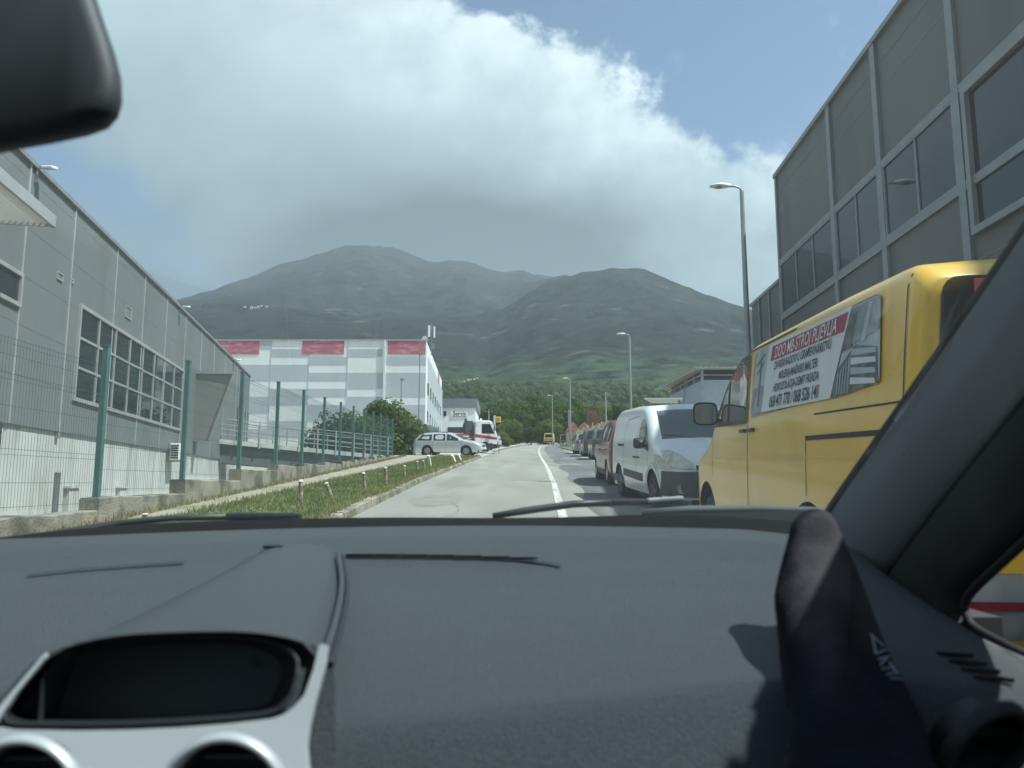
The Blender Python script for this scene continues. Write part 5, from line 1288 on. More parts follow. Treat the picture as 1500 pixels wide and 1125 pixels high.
# ---- ordinary cars -------------------------------------------------------------------
def car(name, label, cat, kind, paint, loc, yaw, group=None, dark_lower=None, plate_rear=True):
    if kind == 'estate':
        C = Car(name, label, cat, 4.57, 1.77, [(-2.285, .72), (-2.24, .92), (-2.15, 1.06), (-1.92, 1.28), (-1.72, 1.42), (-1.1, 1.465), (.0, 1.455), (.40, 1.37), (1.12, 1.0), (1.28, .96), (1.9, .84), (2.15, .72), (2.285, .45)],
                .93, .22, paint, sill=.22, wheels=(-1.30, 1.28), r=.315, arch=.375, rr=(.14, .25, .34, .75), top_r=.10, loc=loc, yaw=yaw)
        gl = [rounded([(-2.02, .96), (-1.72, 1.30), (-1.02, 1.36), (-1.00, .96)], .04), rounded([(-.90, .96), (-.92, 1.37), (-.14, 1.38), (-.10, .96)], .03), rounded([(.0, .96), (-.03, 1.38), (.15, 1.36), (.95, .98), (.95, .955)], .03)]
        ws = (.42, 1.14); doors = [(-.95, .93), (-.05, .93), (1.0, .93)]
    else:
        hgt = 1.66 if kind == 'tall' else 1.48; k = hgt/1.48
        C = Car(name, label, cat, 4.05, 1.72, [(-2.025, .80*k), (-1.98, 1.0*k), (-1.78, 1.32*k), (-1.55, 1.42*k), (-.9, 1.475*k), (-.1, 1.48*k), (.28, 1.40*k), (1.02, 1.0*k), (1.18, .95*k), (1.75, .80*k), (1.95, .66), (2.025, .45)],
                .92*k, .20, paint, sill=.22, wheels=(-1.22, 1.25), r=.30, arch=.36, rr=(.12, .22, .34, .7), top_r=.10, loc=loc, yaw=yaw)
        gl = [rounded([(-1.75, .98*k), (-1.55, 1.30*k), (-1.12, 1.36*k), (-1.08, .97*k)], .04), rounded([(-1.0, .96*k), (-1.02, 1.38*k), (-.22, 1.40*k), (-.18, .96*k)], .03), rounded([(-.10, .96*k), (-.12, 1.40*k), (.05, 1.38*k), (.85, .98*k), (.85, .95*k)], .03)]
        ws = (.30, 1.04); doors = [(-1.04, .93*k), (-.14, .93*k), (.90, .93*k)]
    C.body(seg=.09)
    for sd_ in (-1, 1):
        for wy in C.whe: wheel(C.root, sd_*(C.W/2-.11), wy, C.r, .2, sd_, rimm, 5)
        for g_ in gl: C.sidepoly(g_, cglass, 'side_window', sd_, .005)
        for (y, z) in doors: C.ribbon([(y, .30), (y, z)], .012, seam, 'door_seam', sd_)
        for (y, z) in doors[1:]: C.handle(y-.72, .80*(1.1 if kind == 'tall' else 1), sd_, paint)
        C.mirror(sd_, doors[-1][0]-.12, .98*(1.1 if kind == 'tall' else 1), (.17, .14, .13), paint)
    C.toppatch(ws[0]+.03, ws[1]-.03, .90, cglass, 'windscreen')
    fy_ = nose_y(C)
    for sx_ in (-1, 1):
        rows = [[(sx_*(.42+.38*i/6), fy_(.42+.38*i/6, .60+.12*k/4)+.014, .60+.12*k/4) for k in range(5)] for i in range(7)]
        MB().grid(rows).build('headlight', lampc, C.root, auto=60)
        MB().box((sx_*.66, -C.L/2-.0, .86), (.20, .10, .22)).build('tail_lamp', lampr, C.root, bevel=.03)
    noseband(C, .56, .68, -.36, .36, blackp, 'grille', .014, 8, fy_)
    noseband(C, .26, .38, -.62, .62, blackp, 'lower_grille', .012, 10, fy_)
    MB().box((0, fy_(0, .47)+.03, .47), (.52, .015, .11)).build('number_plate', plateM, C.root)
    MB().box((0, -C.L/2-.015, .72 if kind != 'tall' else .8), (.52, .02, .11)).build('rear_plate', plateM, C.root)
    rows = []
    C.toppatch(C.key[1]+.02, C.key[3]-.04, .84, cglass, 'rear_window')
    if dark_lower:
        for sd_ in (-1, 1): C.sidepoly([(-.80, .24), (-.80, .36), (.80, .36), (.80, .24)], dark_lower, 'sill_trim', sd_, .010)
        mb = MB(); rows = []
        for k in range(13):
            t = -1+2*k/12; yb_ = -C.L/2-.05+.10*abs(t)**4; rows.append([(t*.84, yb_+.06, .26), (t*.84, yb_, .30), (t*.84, yb_, .55), (t*.84, yb_+.06, .58)])
        mb.grid(rows).build('rear_bumper', dark_lower, C.root, auto=40)
    return C
silverp = M('silver_paint', (.56, .58, .58), .32, .25, var=.03, coat=.6); redp = M('red_paint', (.20, .026, .030), .35, .0, var=.06, coat=.5, dirt=(.20, .05, .045), dscale=3)
darkgp = M('dark_grey_paint', (.07, .085, .09), .3, .2, coat=.7); greyp = M('grey_paint', (.30, .32, .33), .3, .3, coat=.7); bluegp = M('blue_grey_paint', (.12, .14, .16), .3, .2, coat=.7)
# silver estate at the yard entrance
ys_ = 49.; xs_ = at(660, 650, ys_).x
sc_ = car('parked_car', 'silver estate car standing across the yard entrance beside the tow truck', 'car', 'estate', silverp, (xs_, ys_, gz(ys_)+.04), -R(90)-.20)
# roof rails
for sd_ in (-1, 1): MB().tube([(sd_*.60, -1.6, 1.44), (sd_*.60, -1.5, 1.505), (sd_*.60, -.2, 1.51), (sd_*.60, .0, 1.46)], .016, 6).build('roof_rail', blackp, sc_.root)
# red car behind the white van
yr = 20.6; c_ = car('parked_car', 'red hatchback parked right behind the white panel van', 'car', 'tall', redp, (2.38+.90, yr, gz(yr)), -.0, None, bplas)
def pcar(px, y, label, paint, kind='hatch', yaw=0.0, g='cars parked nose-in-line on the right beyond the red car'):
    a = ae(px, 650)[0]; return car('parked_car', label, 'car', kind, paint, (a*y, y, gz(y)+.03), yaw, g)
pcar(857, 56., 'grey car with white number plate, farthest of the three dark parked cars', greyp, 'hatch', -.03)
pcar(871.5, 48.5, 'dark grey car in the middle of the three parked beyond the red car', darkgp, 'tall', -.04)
pcar(886, 42., 'blue-grey car nearest of the three parked beyond the red car', bluegp, 'tall', -.04)
# distant yellow van on the road's far right
yd = 128.; a = ae(803.5, 650)[0]
dv = Car('distant_van', 'small pale yellow van far down the road under the dark trees', 'van', 4.2, 1.75, [(-2.1, 1.60), (-2.05, 1.80), (-1.9, 1.9), (.3, 1.9), (.9, 1.5), (1.3, 1.1), (1.9, .95), (2.1, .5)], 1.1, .1, M('pale_yellow_paint', (.72, .58, .16), .45, var=.05), sill=.3, wheels=(-1.3, 1.3), loc=(a*yd, yd, gz(yd)+.05), yaw=0.0)
dv.body(seg=.15)
for sd_ in (-1, 1):
    for wy in dv.whe: wheel(dv.root, sd_*.76, wy, .31, .2, sd_)
rearpatch(dv, [(-.64, 1.12), (-.60, 1.70), (.60, 1.70), (.64, 1.12)], cglass, 'rear_window')
mb = MB(); mb.box((0, -2.13, .50), (1.6, .12, .22)); mb.build('rear_bumper', blackp, dv.root); MB().box((0, -2.12, .88), (1.5, .04, .10)).build('trim', blackp, dv.root)
# tow truck behind the silver car
yt = 57.; cx0, cx1 = at(691, 640, yt).x, at(726, 640, yt).x; gt = gz(yt)+.02
tt = thing('tow_truck', 'white and red cab tow truck with flat bed behind the silver estate car', 'truck', (cx1, yt, gt), (0, 0, -R(90)+R(12)))
# local: +y forward (to the right in view), x to the right side
tw = M('truck_white', (.74, .75, .75), .4, var=.04, dirt=(.6, .58, .54), dscale=2); tr_ = M('truck_red', (.40, .04, .06), .45)
prof = [(-1.75, .62), (-1.75, 2.28), (-1.60, 2.40), (-.62, 2.38), (-.45, 2.26), (-.08, 1.30), (0, .95), (0, .62)]
mb = MB(); 
rows = []
for f, ins in ((-1, 0.08), (-.97, .0), (.97, .0), (1, .08)):
    rows.append([(f*1.05, y+(ins if y < -1 else -ins), z-(ins if z > 2 else 0)) for y, z in prof])
mb.grid(rows); mb.add(rows[0], [tuple(range(8))]); mb.add(rows[-1], [tuple(range(8))[::-1]])
cabm = mb.build('cab', tw, tt, bevel=.03)
for sx_ in (-1, 1):
    x = sx_*1.052; V, Fc = plate([[(x, y, z) for y, z in rounded([(-1.25, 1.40), (-1.25, 2.12), (-.62, 2.12), (-.28, 1.40)], .06)]]); MB().add([(x*1.004, b, c) for a, b, c in V], Fc).build('door_window', cglass, tt)
    MB().add([(x*1.006, -1.75, 1.12), (x*1.006, -.1, .95), (x*1.006, -.06, 1.12), (x*1.006, -1.75, 1.36)], [(0, 1, 2, 3)]).build('red_stripe', tr_, tt)
    MB().box((x, -.7, .42), (.30, .5, .5)).build('step', blackp, tt)
    wheel(tt, sx_*.92, -1.0, .42, .28, sx_); wheel(tt, sx_*.92, -5.0, .42, .28, sx_)
    MB().tube([(x, -.5, 2.1), (sx_*1.3, -.35, 2.1), (sx_*1.3, -.35, 1.5), (x, -.3, 1.4)], .02, 6).build('mirror_arm', blackp, tt); MB().box((sx_*1.3, -.36, 1.8), (.22, .06, .42)).build('wing_mirror', blackp, tt)
MB().add([(-.92, -.43, 2.2), (.92, -.43, 2.2), (.95, -.07, 1.36), (-.95, -.07, 1.36)], [(0, 1, 2, 3)]).build('windscreen', cglass, tt, loc=(0, .03, .01))
mb = MB(); mb.box((0, .02, .62), (2.1, .20, .5)); mb.build('bumper', bplas, tt, bevel=.03)
MB().box((0, .125, .95), (1.3, .02, .3)).build('grille', blackp, tt)
for sx_ in (-.75, .75): MB().box((sx_, .13, .62), (.3, .04, .2)).build('headlight', lampc, tt)
mb = MB(); mb.box((0, -4.6, .92), (.8, 6.0, .22)); mb.build('chassis', under, tt)
mb = MB(); mb.box((0, -4.9, 1.18), (2.2, 5.4, .12)); mb.build('flat_bed', M('bed_steel', (.4, .38, .33), .6), tt)
for sx_ in (-1, 1):
    MB().box((sx_*1.11, -4.9, 1.30), (.04, 5.4, .10)).build('side_rail_red', tr_, tt); MB().box((sx_*1.11, -4.9, 1.17), (.045, 5.4, .11)).build('side_rail_cream', M('rail_cream', (.62, .58, .42), .6), tt)
mb = MB(); mb.box((0, -2.05, 1.75), (1.5, .35, 1.2)); mb.bar((-.3, -2.1, 2.2), (-.3, -2.3, 2.6), .15); mb.build('crane_post', bplas, tt)
MB().lathe([(.001, 2.42), (.12, 2.42), (.13, 2.50), (.08, 2.58), (.001, 2.6)], 12, 'z', (.2, -1.2, 0)).build('beacon', M('beacon_amber', (.6, .3, .05), .3), tt)
# dark load on the bed (folded tarpaulin heap)
o = MB(); rows = []
for i in range(9):
    y = -6.9+i*.32; h_ = .25+.65*math.sin(math.pi*(i+.3)/9)**.7+random.uniform(-.07, .07)
    rows.append([(x_, y, 1.24+h_*max(0, 1-(abs(x_)/.85)**2.4)) for x_ in (-.85, -.6, -.3, 0, .3, .6, .85)])
tp_ = o.grid(rows).build('tarpaulin_heap', M('tarpaulin', (.05, .07, .07), .8, var=.3), None, auto=50); tp_.parent = None
tp_.matrix_world = Matrix.Translation(tt.location) @ tt.rotation_euler.to_matrix().to_4x4(); tag(tp_, 'dark tarpaulin heap lying on the flat bed of the tow truck', 'tarpaulin')
# scooter left of the silver car
ysc = 50.5; a = ae(610, 655)[0]; scr = thing('scooter', 'dark scooter with pale windshield parked behind the tail of the silver estate', 'scooter', (a*ysc, ysc, gz(ysc)+.02), (0, 0, R(78)))
for y in (-.62, .62): 
    o = MB().lathe([(.14, -.05), (.22, -.055), (.25, -.02), (.25, .02), (.22, .055), (.14, .05)], 20, 'x').build('wheel', tyre, scr); o.location = (0, y, .25)
    MB().lathe([(.15, -.03), (.04, -.05), (.001, -.05)], 14, 'x').build('rim', rimm, o)
mb = MB(); rows = []
for (y, z, w_, h_) in ((-.85, .70, .05, .05), (-.6, .62, .14, .14), (-.25, .55, .15, .20), (0, .38, .13, .10), (.25, .36, .13, .08), (.38, .60, .16, .28), (.46, .85, .14, .16), (.5, 1.0, .06, .05)):
    rows.append([(w_*math.cos(q), y, z+h_*math.sin(q)) for q in [k*math.pi/5 for k in range(10)]])
mb.grid(rows, True); mb.build('body', M('scooter_dark', (.04, .045, .05), .35, coat=.5), scr, auto=50)
mb = MB(); mb.tube([(-.1, -.75, .80), (0, -.7, .80)], .1); mb.box((0, -.32, .80), (.26, .75, .10)); mb.build('seat', blackp, scr, bevel=.04)
mb = MB(); mb.tube([(-.34, .40, 1.05), (0, .46, 1.02), (.34, .40, 1.05)], .02, 6); mb.bar((0, .5, .9), (0, .64, .25), .06); mb.build('handlebar', blackp, scr)
MB().add([(-.2, .50, .95), (.2, .50, .95), (.17, .34, 1.35), (-.17, .34, 1.35)], [(0, 1, 2, 3)]).build('windshield', M('screen_pale', (.7, .74, .74), .2), scr)
MB().box((0, -.92, .92), (.36, .32, .30)).build('top_box', M('scooter_box', (.06, .065, .07), .4), scr, bevel=.05)
scr.scale = (.85, .85, .95)
# ================================================================== OUR CAR, FROM INSIDE
me_car = thing('car_interior', 'grey dashboard, windscreen, pillar and wipers of the car the photo is taken from', 'car interior', (0, .9, H-.12))
def own(o):
    o.parent = me_car; o.location = Vector(o.location)-Vector(me_car.location); return o
def dashmat(name, base, rough, bump=.5, bscale=900, spec=.35, var=.07):
    m = M(name, base, rough, var=.13, scale=420, bump=bump, bscale=bscale, spec=spec, dirt=tuple(min(1, c*1.25+.005) for c in base), dscale=60, dlo=.62, dhi=.85); return m
dashm = dashmat('dash_plastic', (.076, .090, .100), .44, .6, 800)
dashd = dashmat('dash_dark', (.026, .033, .040), .45, .15, 1400)
def ybase(x): return 1.02-.17*abs(x+.05)**1.6
def zbase(x): return -.057-.012*min(1, abs(x)/.6)**2-(.012 if x > .3 else 0)*min(1, max(0, x-.3)/.15)
def ycrease(x): return min(.575, max(.44, .528+.22*(x+.02)))
ft = [(0, 0), (.06, .010), (.13, .030), (.22, .050), (.32, .068), (.42, .084), (.50, .097), (.60, .115)]
def dashz(x, y):
    t = ybase(x)-y; yc = ycrease(x); base = zbase(x)-float(np.interp(max(0, t), [p[0] for p in ft], [p[1] for p in ft]))
    k = yc-y
    if k > 0: base -= 1.0*k*k/(k+.008)+ (0 if k < .06 else (k-.06)*3)
    return H+base-max(0, x-.425)*5
def dash_pt(px, py, up=0.0):
    a, e = ae(px, py); y = 1.1
    while y > .2:
        if H+e*y >= dashz(a*y, y)+up and y < 1.05: pass
        if H+e*y > dashz(a*y, y)+up: break
        y -= .002
    y = 1.1; prev = None
    while y > .2:
        d = (H+e*y)-(dashz(a*y, y)+up)
        if prev is not None and prev < 0 <= d: break
        prev = d; y -= .001
    return Vector((a*y, y, H+e*y))
mb = MB(); rows = []
xs = list(np.arange(-1.15, .66, .02))
for i in range(60):
    t = i/59
    rows.append([(x, ybase(x)-t*(ybase(x)-(ycrease(x)-.16)), 0) for x in xs])
rows = [[(x, y, dashz(x, y)) for x, y, _ in r] for r in rows]
own(mb.grid(rows).build('dashboard', dashm, None, smooth_=True))
# defroster slots along the back of the dashboard
def surf_ribbon(pts, wd, mat, name, up=.003, dirv=(0, 1, 0)):
    P = [dash_pt(*p) for p in pts]; mb = MB(); rows = []
    for p in P:
        rows.append([(p.x, p.y+s*wd, dashz(p.x, p.y+s*wd)+up) for s in (-.5, 0, .5)])
    return own(mb.grid(rows).build(name, mat, None))
surf_ribbon([(495, 817), (560, 816), (640, 817), (700, 819), (760, 822.5), (800, 827), (822, 832)], .009, dashd, 'defroster_vent')
o = surf_ribbon([(40, 846), (110, 838), (190, 832), (270, 827)], .006, dashd, 'defroster_vent')
for k in range(7):
    p = dash_pt(512+k*40, 817.5+k*k*.13); own(MB().box((p.x+.012, p.y, p.z+.004), (.030, .008, .002)).build('vent_slot', blackp, None))
# display housing in the middle
def cr(P, n=10):
    P = [Vector(p) for p in P]; out_ = []
    for i in range(len(P)-1):
        p0, p1, p2, p3 = P[max(i-1, 0)], P[i], P[i+1], P[min(i+2, len(P)-1)]
        for k in range(n):
            t = k/n; out_.append(.5*((2*p1)+(-p0+p2)*t+(2*p0-5*p1+4*p2-p3)*t*t+(-p0+3*p1-3*p2+p3)*t**3))
    return out_+[P[-1]]
YF = .47
Lc = cr([(392, 803, .86), (300, 853, .71), (180, 912, .575), (66, 962, YF)], 8)
Rc = cr([(488, 806, .86), (493, 850, .73), (484, 900, .60), (468, 950, YF)], 8)
Tc = cr([(440, 797, .865), (400, 832, .73), (335, 882, .59), (262, 926, YF)], 8)
mb = MB(); rows = []
for i in range(len(Lc)):
    l, r, t = Lc[i], Rc[i], Tc[i]; pl, pr, pt = at(l.x, l.y, l.z), at(r.x, r.y, r.z), at(t.x, t.y, t.z)
    row = [pl+Vector((-.004, .004, -.11)), pl+Vector((-.001, 0, -.012))]
    for k in range(1, 16):
        u = k/16; base = pl.lerp(pr, u); um = (pt.x-pl.x)/max(1e-4, (pr.x-pl.x)); um = min(.7, max(.3, um)); bow = 1-abs((u-um)/(um if u < um else 1-um))**3.2
        mid = pl.lerp(pr, um); row.append(base+Vector((0, (pt.y-mid.y)*bow, (pt.z-mid.z)*bow)))
    row += [pr+Vector((.003, 0, -.010)), pr+Vector((.010, .004, -.11))]; rows.append(row)
hood = own(mb.grid(rows).build('display_housing', dashm, None, smooth_=True))
capr = [r + Vector((0, .015, -.05)) for r in rows[0]]; own(MB().grid([rows[0], capr]).build('housing_back', dashm, None, smooth_=True))
KT = .6; ZC = H-.12
def z1(x, y, d):
    px, py = x/2.648, 700+y/2.648; a, e = ae(px, py); yy = (d+KT*(H-ZC))/(1-KT*e); return Vector((a*yy, yy, H+e*yy))
Oo = [(176, 700), (230, 668), (300, 641), (400, 622), (520, 611), (700, 603), (860, 604), (1000, 615), (1090, 638), (1140, 668), (1163, 705), (1160, 770), (1140, 840), (1105, 895), (1050, 920), (900, 938), (700, 952), (500, 961), (300, 964), (60, 962), (14, 950), (6, 925), (20, 890), (60, 835), (110, 775), (150, 730)]
cxo, cyo = 600, 800
def shrink(P, k, kx=None): return [(cxo+(x-cxo)*(kx or k), cyo+(y-cyo)*k) for x, y in P]
YP = .462
loops = [[z1(x, y, YP) for x, y in Oo], [z1(x, y, YP-.004) for x, y in shrink(Oo, .975, .985)], [z1(x, y, YP+.002) for x, y in shrink(Oo, .93, .965)], [z1(x, y, YP+.05)+Vector((0, 0, .0)) for x, y in shrink(Oo, .80, .87)]]
mb = MB(); mb.grid([l+[l[0]] for l in loops]); own(mb.build('display_bezel', dashd, None, smooth_=True))
V, Fc = plate([[z1(x, y, YP+.05) for x, y in shrink(Oo, .805, .872)]])
scr_ = own(MB().add(V, Fc).build('display_screen', M('screen_black', (.13, .155, .17), .35, var=.1), None))
for (px, py) in ((372, 972), (372, 1001)):
    p = at(px, py, YP+.0485); mb = MB(); mb.lathe([(.0018, 0), (.0024, 0), (.0024, -.0006), (.0018, -.0006)], 16, 'y', p); mb.box(p, (.0022, .0006, .0006))
    own(mb.build('display_symbol', M('symbol_grey', (.10, .11, .11), .5), None))
bd = own(MB().tube([at(p.x+6, p.y, p.z)+Vector((.001, 0, -.004)) for p in Rc], [.0030]*len(Rc), 8).build('housing_bead', dashm, None, smooth_=True))
own(MB().tube([at(p.x+12, p.y+1, p.z)+Vector((.002, .001, -.008)) for p in Rc], [.0022]*len(Rc), 8).build('housing_groove', dashd, None, smooth_=True))
own(MB().tube([at(p.x-1, p.y-1, p.z)+Vector((0, .001, -.003)) for p in Lc], [.0022]*len(Lc), 8).build('housing_groove', dashd, None, smooth_=True))
p_ = at(400, 801, .85); own(MB().box(p_, (.022, .006, .004)).build('light_sensor', blackp, None, bevel=.0015))
# dark facia behind the silver trim
fac = [(120, 722), (190, 676), (300, 636), (450, 614), (700, 597), (1000, 606), (1120, 632), (1245, 655), (1290, 700), (1300, 800), (1300, 960), (1300, 1300), (-260, 1300), (-260, 1000), (0, 850)]
V, Fc = plate([[z1(x, y, YP+.004) for x, y in fac], [z1(x, y, YP+.004) for x, y in shrink(Oo, .97, .98)][::-1]]); own(MB().add(V, Fc).build('facia', dashm, None))
silv = M('silver_trim', (.52, .56, .59), .38, .25, var=.05, scale=8, bump=.05, bscale=900)
sil = [(1236, 648), (1252, 643), (1271, 650), (1262, 720), (1240, 800), (1218, 880), (1200, 960), (1190, 1040), (1196, 1110), (1215, 1200), (1215, 1460), (-260, 1460), (-260, 975), (0, 966), (60, 976), (300, 980), (500, 977), (700, 968), (900, 952), (1050, 934), (1100, 918), (1140, 888), (1180, 840), (1215, 740)]
circ = lambda cx_, cy_, r_, n=40: [(cx_+r_*math.cos(2*math.pi*k/n), cy_+r_*math.sin(2*math.pi*k/n)) for k in range(n)]
VC_ = [(866, 1262, 262), (70, 1270, 262)]
V, Fc = plate([[z1(x, y, YP-.006) for x, y in sil]]+[[z1(x, y, YP-.006) for x, y in circ(*c)] for c in VC_])
sm = MB().add(V, Fc).build('silver_trim', silv, None); sm.modifiers.new('solid', 'SOLIDIFY').thickness = .005; own(sm); bvm = sm.modifiers.new('bev', 'BEVEL'); bvm.width = .0015; bvm.segments = 3
mb = MB(); mb.slab([z1(x, y, YP-.004) for x, y in ((150, 702), (181, 672), (176, 692), (60, 835), (-40, 975), (-80, 1000), (-60, 950))], .004); own(mb.build('silver_trim', silv, None, bevel=.001))
for (cx_, cy_, r_) in VC_:
    c = z1(cx_, cy_, YP-.006); rad = (z1(cx_+r_, cy_, YP-.006)-c).length
    ring = MB().lathe([(rad*1.0, .0005), (rad*.97, -.004), (rad*.92, -.0055), (rad*.87, -.003), (rad*.84, .006)], 48, 'y', c).build('vent_ring', silv, None, smooth_=True); own(ring)
    o = MB().lathe([(rad*.86, .004), (rad*.80, .012), (rad*.74, .03), (.0001, .035)], 40, 'y', c).build('air_vent', dashd, None, smooth_=True); own(o)
    mb = MB()
    for k in range(-2, 3): mb.box(c+Vector((0, .018, k*rad*.3)), (2*math.sqrt(max(0, (rad*.76)**2-(k*rad*.3)**2)), .012, .0016), Matrix.Rotation(.4, 3, 'X'))
    own(mb.build('vent_slats', blackp, None))
# corner vent at the right end of the dashboard
c = at(1447, 1103, .50); rad = .0285*1.05
rot = Matrix.Rotation(R(18), 3, 'Z') @ Matrix.Rotation(R(25), 3, 'X')
def rl(prof, n=40): 
    m = MB().lathe(prof, n, 'y'); m.v = [tuple(c+rot @ Vector(v)) for v in m.v]; return m
own(rl([(rad*1.22, .004), (rad*1.14, -.003), (rad*1.05, -.004), (rad, .004)]).build('vent_ring', dashm, None, smooth_=True))
own(rl([(rad, .003), (rad*.9, .02), (.0001, .022)]).build('air_vent', M('vent_black', (.008, .008, .008), .6), None, smooth_=True))
for k in (-.35, .35):
    m = MB().box((0, .010, k*rad), (rad*1.7, .010, .002)); m.v = [tuple(c+rot @ Vector(v)) for v in m.v]; own(m.build('vent_slats', dashd, None))
for k in range(4):
    p = dash_pt(1398+k*19, 962+k*12); own(MB().box(p+Vector((0, 0, .002)), (.026, .0045, .003), Matrix.Rotation(-.35, 3, 'Z')).build('side_vent_slot', blackp, None))

# right hand roof pillar, its trim and the rubber seal
pillm = M('pillar_trim', (.16, .165, .165), .8, var=.05, scale=6, bump=.3, bscale=600)
Lp = [(1205, 775, 1.0), (1225, 740, .985), (1330, 590, .86), (1420, 461, .765), (1500, 345, .68), (1600, 200, .58), (1740, 0, .46)]
Rp = [(1270, 905, .93), (1292, 852, .905), (1372, 745, .81), (1445, 655, .725), (1500, 588, .66), (1620, 440, .56), (1790, 240, .44)]
mb = MB(); rows = []
for l, r in zip(cr(Lp, 5), cr(Rp, 5)):
    a_, b_ = at(*l), at(*r); row = [a_+Vector((.015, .05, 0)), a_]
    for k in range(1, 10):
        u = k/10; row.append(a_.lerp(b_, u)+Vector((-.012, -.022, 0))*math.sin(math.pi*u)**.8)
    row += [b_, b_+Vector((.05, .02, 0))]; rows.append(row)
own(mb.grid(rows).build('roof_pillar', pillm, None, smooth_=True))
rub = M('rubber_black', (.012, .013, .014), .75)
own(MB().tube([at(l.x-3, l.y-3, l.z+.012) for l in cr(Lp, 5)], .0055, 8).build('windscreen_seal', rub, None, smooth_=True))
own(MB().tube([at(r.x+2, r.y+2, r.z-.005) for r in cr(Rp, 5)], .006, 8).build('pillar_seal', rub, None, smooth_=True))
# door frame with the front corner of the side window
doorm = M('door_black', (.020, .022, .022), .8, var=.15, scale=8)
win = cr([(1900, 415, .42), (1700, 612, .53), (1500, 797, .68), (1440, 852, .74), (1420, 874, .765), (1415, 890, .77), (1419, 905, .765), (1434, 922, .75), (1500, 957, .68), (1650, 1030, .56), (1900, 1160, .44)], 5)
outer = cr([(1860, 170, .40), (1700, 355, .49), (1500, 590, .64), (1400, 712, .75), (1300, 845, .87), (1262, 925, .885), (1275, 1000, .86), (1330, 1080, .78), (1450, 1150, .68), (1650, 1260, .56), (1900, 1500, .44)], 5)
mb = MB(); mb.grid([[at(o_.x, o_.y, o_.z+.01) .lerp(at(w_.x, w_.y, w_.z), t)+Vector((-.008*math.sin(math.pi*t), 0, 0)) for t in (0, .25, .5, .75, .97)]+[at(w_.x+1, w_.y, w_.z+.02)] for o_, w_ in zip(outer, win)])
own(mb.build('door_frame', doorm, None, smooth_=True))
own(MB().tube([at(w_.x-2, w_.y, w_.z-.003) for w_ in win], .0042, 8).build('window_seal', rub, None, smooth_=True))
P = cr([(1392, 905, .74), (1420, 925, .72), (1460, 945, .70), (1500, 962, .66), (1600, 1010, .58), (1750, 1090, .5)], 5)
P2 = cr([(1402, 925, .72), (1440, 965, .70), (1475, 985, .68), (1510, 1000, .64), (1610, 1060, .56), (1750, 1150, .49)], 5)
own(MB().grid([[at(*a_), at(*a_).lerp(at(*b_), .5)+Vector((-.006, -.004, .002)), at(*b_), at(*b_)+Vector((0, .02, -.03))] for a_, b_ in zip(P, P2)]).build('door_trim', M('door_trim', (.15, .155, .15), .6), None, smooth_=True))
# rear view mirror
mo = [(-160, -60), (-160, 245), (-60, 235), (0, 221), (60, 211), (125, 197), (158, 185), (176, 165), (183, 140), (182, 110), (172, 70), (158, 30), (145, -10), (128, -45), (95, -62)]
YM = .42; mb = MB(); lo = [Vector(at(x, y, YM)) for x, y in mo]; ctr_ = sum(lo, Vector())/len(lo)
rows = []
for k, d in ((.80, -.004), (.93, -.002), (.985, .001), (1.0, .005), (.975, .012), (.88, .020), (.70, .025)):
    rows.append([ctr_+(p-ctr_)*k+Vector((0, d, 0)) for p in lo])
mb.grid(rows, True); k_ = len(lo); mb.add(rows[0], [tuple(range(k_))]); mb.add(rows[-1], [tuple(range(k_))[::-1]])
mb.v = [tuple(Vector(v)+Vector((-.007, 0, .004))) for v in mb.v]
mir = own(mb.build('rear_view_mirror', M('mirror_housing', (.07, .082, .095), .6, var=.05), None, smooth_=True, auto=60))
own(MB().tube([ctr_+Vector((-.05, .03, .02)), ctr_+Vector((-.05, .06, .12))], .01, 8).build('mirror_stem', rub, None))
# windscreen
gm = bpy.data.materials.new('windscreen_glass'); gm.use_nodes = True; nt = gm.node_tree; nt.nodes.clear()
o_ = nn(nt, 'ShaderNodeOutputMaterial'); t_ = nn(nt, 'ShaderNodeBsdfTransparent'); t_.inputs[0].default_value = (.85, .955, .965, 1)
d1 = nn(nt, 'ShaderNodeBsdfDiffuse'); d1.inputs[0].default_value = (.80, .88, .88, 1); d2 = nn(nt, 'ShaderNodeBsdfTranslucent'); d2.inputs[0].default_value = (.80, .88, .88, 1)
dm = nn(nt, 'ShaderNodeMixShader'); dm.inputs[0].default_value = .5; nt.links.new(d1.outputs[0], dm.inputs[1]); nt.links.new(d2.outputs[0], dm.inputs[2])
a_ = nn(nt, 'ShaderNodeMixShader'); nt.links.new(t_.outputs[0], a_.inputs[1]); nt.links.new(dm.outputs[0], a_.inputs[2])
tc = nn(nt, 'ShaderNodeTexCoord'); nz = nn(nt, 'ShaderNodeTexNoise'); nz.inputs['Scale'].default_value = 3; nz.inputs['Detail'].default_value = 5; nt.links.new(tc.outputs['Object'], nz.inputs['Vector'])
nt.links.new(smooth(nt, nz.outputs[0], .2, .8, .018, .034), a_.inputs[0])
g1 = nn(nt, 'ShaderNodeBsdfGlossy'); g1.inputs['Roughness'].default_value = .0; fr = nn(nt, 'ShaderNodeFresnel'); fr.inputs[0].default_value = 1.45
b_ = nn(nt, 'ShaderNodeMixShader'); nt.links.new(mth(nt, 'MULTIPLY', fr.outputs[0], .22), b_.inputs[0]); nt.links.new(a_.outputs[0], b_.inputs[1]); nt.links.new(g1.outputs[0], b_.inputs[2]); nt.links.new(b_.outputs[0], o_.inputs[0])
mb = MB(); rows = []
HY, HZ = .20, H+.50
